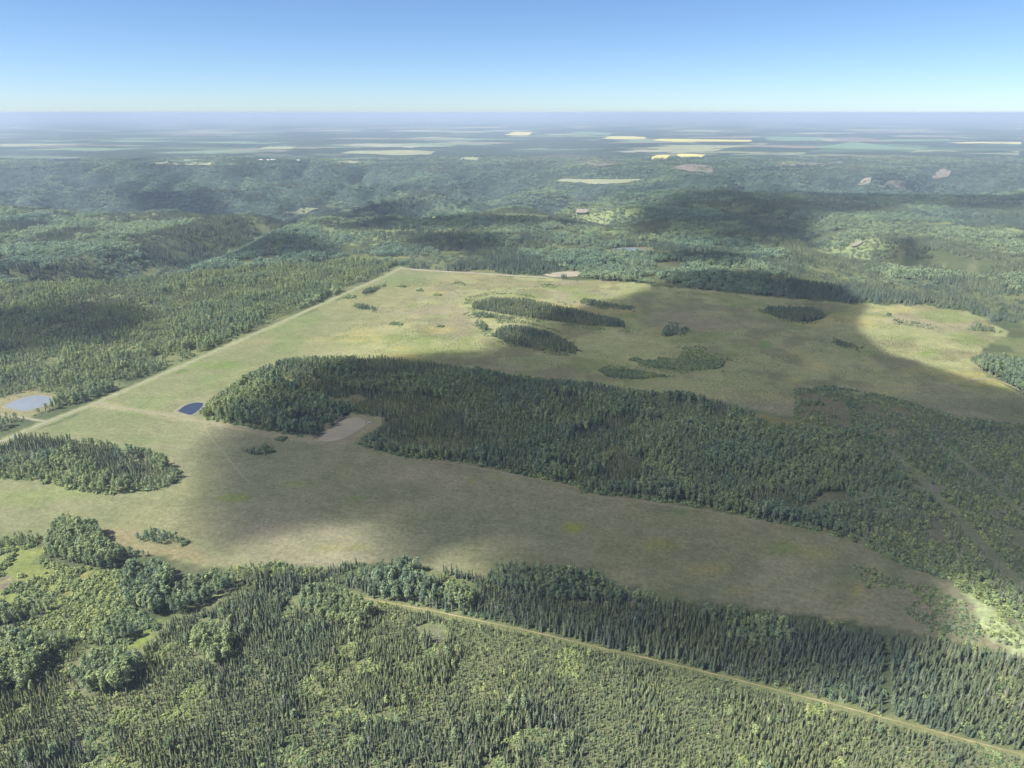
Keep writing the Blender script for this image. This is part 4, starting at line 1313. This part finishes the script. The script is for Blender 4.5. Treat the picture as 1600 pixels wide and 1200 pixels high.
def cloud(px_poly, label, soft=55, thick=40, seed=1, cell=22, holes=()):
    gp = GP(px_poly)
    off = TO_SUN[:2] / TO_SUN[2] * (CLOUD_Z + .35 * thick)
    (x0, y0), (x1, y1) = gp.min(0) - 160, gp.max(0) + 160
    cell = max(cell, math.hypot(x1 - x0, y1 - y0) / 190)
    X, Y = np.meshgrid(np.arange(x0, x1, cell), np.arange(y0, y1, cell))
    d = sdist(gp, X, Y)
    for h in holes:
        d = np.minimum(d, -sdist(GP(h), X, Y))
    d = d + soft * (fbm(X, Y, 90, 200 + seed, 4) - .5)
    t = smooth(-soft * .6, soft * 1.4, d) * thick * (.75 + .5 * fbm(X, Y, 160, 210 + seed, 4))
    t[t < .4] = 0
    t[0, :] = t[-1, :] = t[:, 0] = t[:, -1] = 0
    ny_, nx_ = X.shape
    top = np.arange(nx_ * ny_).reshape(ny_, nx_)
    pos = t > 0
    bot = top.copy()
    bot[pos] = nx_ * ny_ + np.arange(pos.sum())
    V = np.r_[np.c_[X.ravel(), Y.ravel(), (t * .85).ravel()], np.c_[X[pos], Y[pos], -.15 * t[pos]]]
    act = pos[:-1, :-1] | pos[1:, :-1] | pos[:-1, 1:] | pos[1:, 1:]
    j, i = np.nonzero(act)
    F = []
    q = lambda A: np.stack([A[j, i], A[j, i + 1], A[j + 1, i + 1], A[j + 1, i]], -1)
    F = np.concatenate([q(top), q(bot)[:, ::-1]])
    # drop unused vertices
    used = np.unique(F)
    remap = np.full(len(V), -1); remap[used] = np.arange(len(used))
    V, F = V[used], remap[F]
    V[:, 0] += off[0]; V[:, 1] += off[1]; V[:, 2] += CLOUD_Z
    o = link('cloud', np_mesh('cloud', V, F, [cm_]))
    return tag(o, label, 'cloud', 'fair weather clouds overhead')

cloud([(322, 735), (328, 690), (360, 668), (400, 650), (450, 600), (520, 566), (640, 552), (760, 544), (812, 520), (850, 488), (930, 474), (1010, 452), (1060, 432), (1180, 424), (1300, 445), (1362, 476), (1345, 515), (1390, 552), (1480, 578), (1560, 603), (1800, 660),
       (2000, 800), (1900, 1000), (1660, 940), (1492, 905), (1502, 975), (1480, 1030), (1420, 1060), (1200, 1075), (1060, 1046), (900, 1003), (780, 965), (780, 890), (762, 858), (700, 862), (668, 895), (612, 890), (600, 850), (594, 820), (520, 822), (430, 842), (352, 866), (326, 850), (312, 790)],
      'huge flat-bottomed cloud shading the middle of the meadow', soft=15, seed=1, cell=14)
cloud([(-300, 500), (0, 490), (120, 472), (230, 478), (262, 500), (215, 528), (120, 545), (0, 562), (-300, 600)], 'cloud shading the forest beyond the road', soft=40, seed=2)
cloud([(960, 352), (1010, 318), (1070, 302), (1250, 298), (1400, 303), (1600, 300), (1900, 305), (1900, 332), (1600, 326), (1400, 326), (1290, 345), (1230, 385), (1150, 388), (1080, 372), (1000, 365)], 'broad cloud shading the valley shoulder', soft=70, seed=3)
cloud([(150, 285), (190, 270), (310, 268), (335, 290), (280, 312), (190, 315)], 'cloud shading the far hills', soft=80, seed=4)
cloud([(360, 300), (420, 290), (470, 300), (560, 292), (640, 305), (600, 330), (480, 338), (400, 335)], 'cloud shading the valley side', soft=80, seed=5)
cloud([(640, 378), (700, 366), (800, 372), (815, 388), (740, 396), (660, 392)], 'small cloud shading the plateau wood', soft=50, seed=6)
cloud([(300, 395), (330, 372), (430, 366), (540, 385), (560, 398), (400, 410)], 'thin cloud shading the ravine wood', soft=60, seed=7)
cloud([(1365, 385), (1400, 372), (1450, 376), (1460, 396), (1400, 402)], 'little cloud shading the far plateau', soft=50, seed=8)
cloud([(500, 352), (620, 340), (900, 344), (930, 352), (760, 362), (560, 364)], 'long thin cloud shading the valley rim', soft=60, seed=9)
cloud([(1020, 402), (1060, 390), (1180, 402), (1170, 416), (1060, 414)], 'narrow cloud shading the wood beyond the meadow', soft=40, seed=10)

# ------------------------------------------------------------------ summer haze
hb = build_mesh('haze', [(*box(-95000, 95000, -7000, 95000, -330, 306), M['gravel'])])
hm, nt, b = mat('haze_air')
nt.nodes.remove(b)
pv = N(nt, 'ShaderNodeVolumePrincipled')
pv.inputs['Color'].default_value = HAZE_COLOR
pv.inputs['Density'].default_value = HAZE_DENSITY
nt.links.new(pv.outputs[0], nt.nodes['Material Output'].inputs['Volume'])
hb.materials.clear()
hb.materials.append(hm)
tag(link('haze', hb), 'thin blue summer haze over the land', 'haze', kind='stuff')
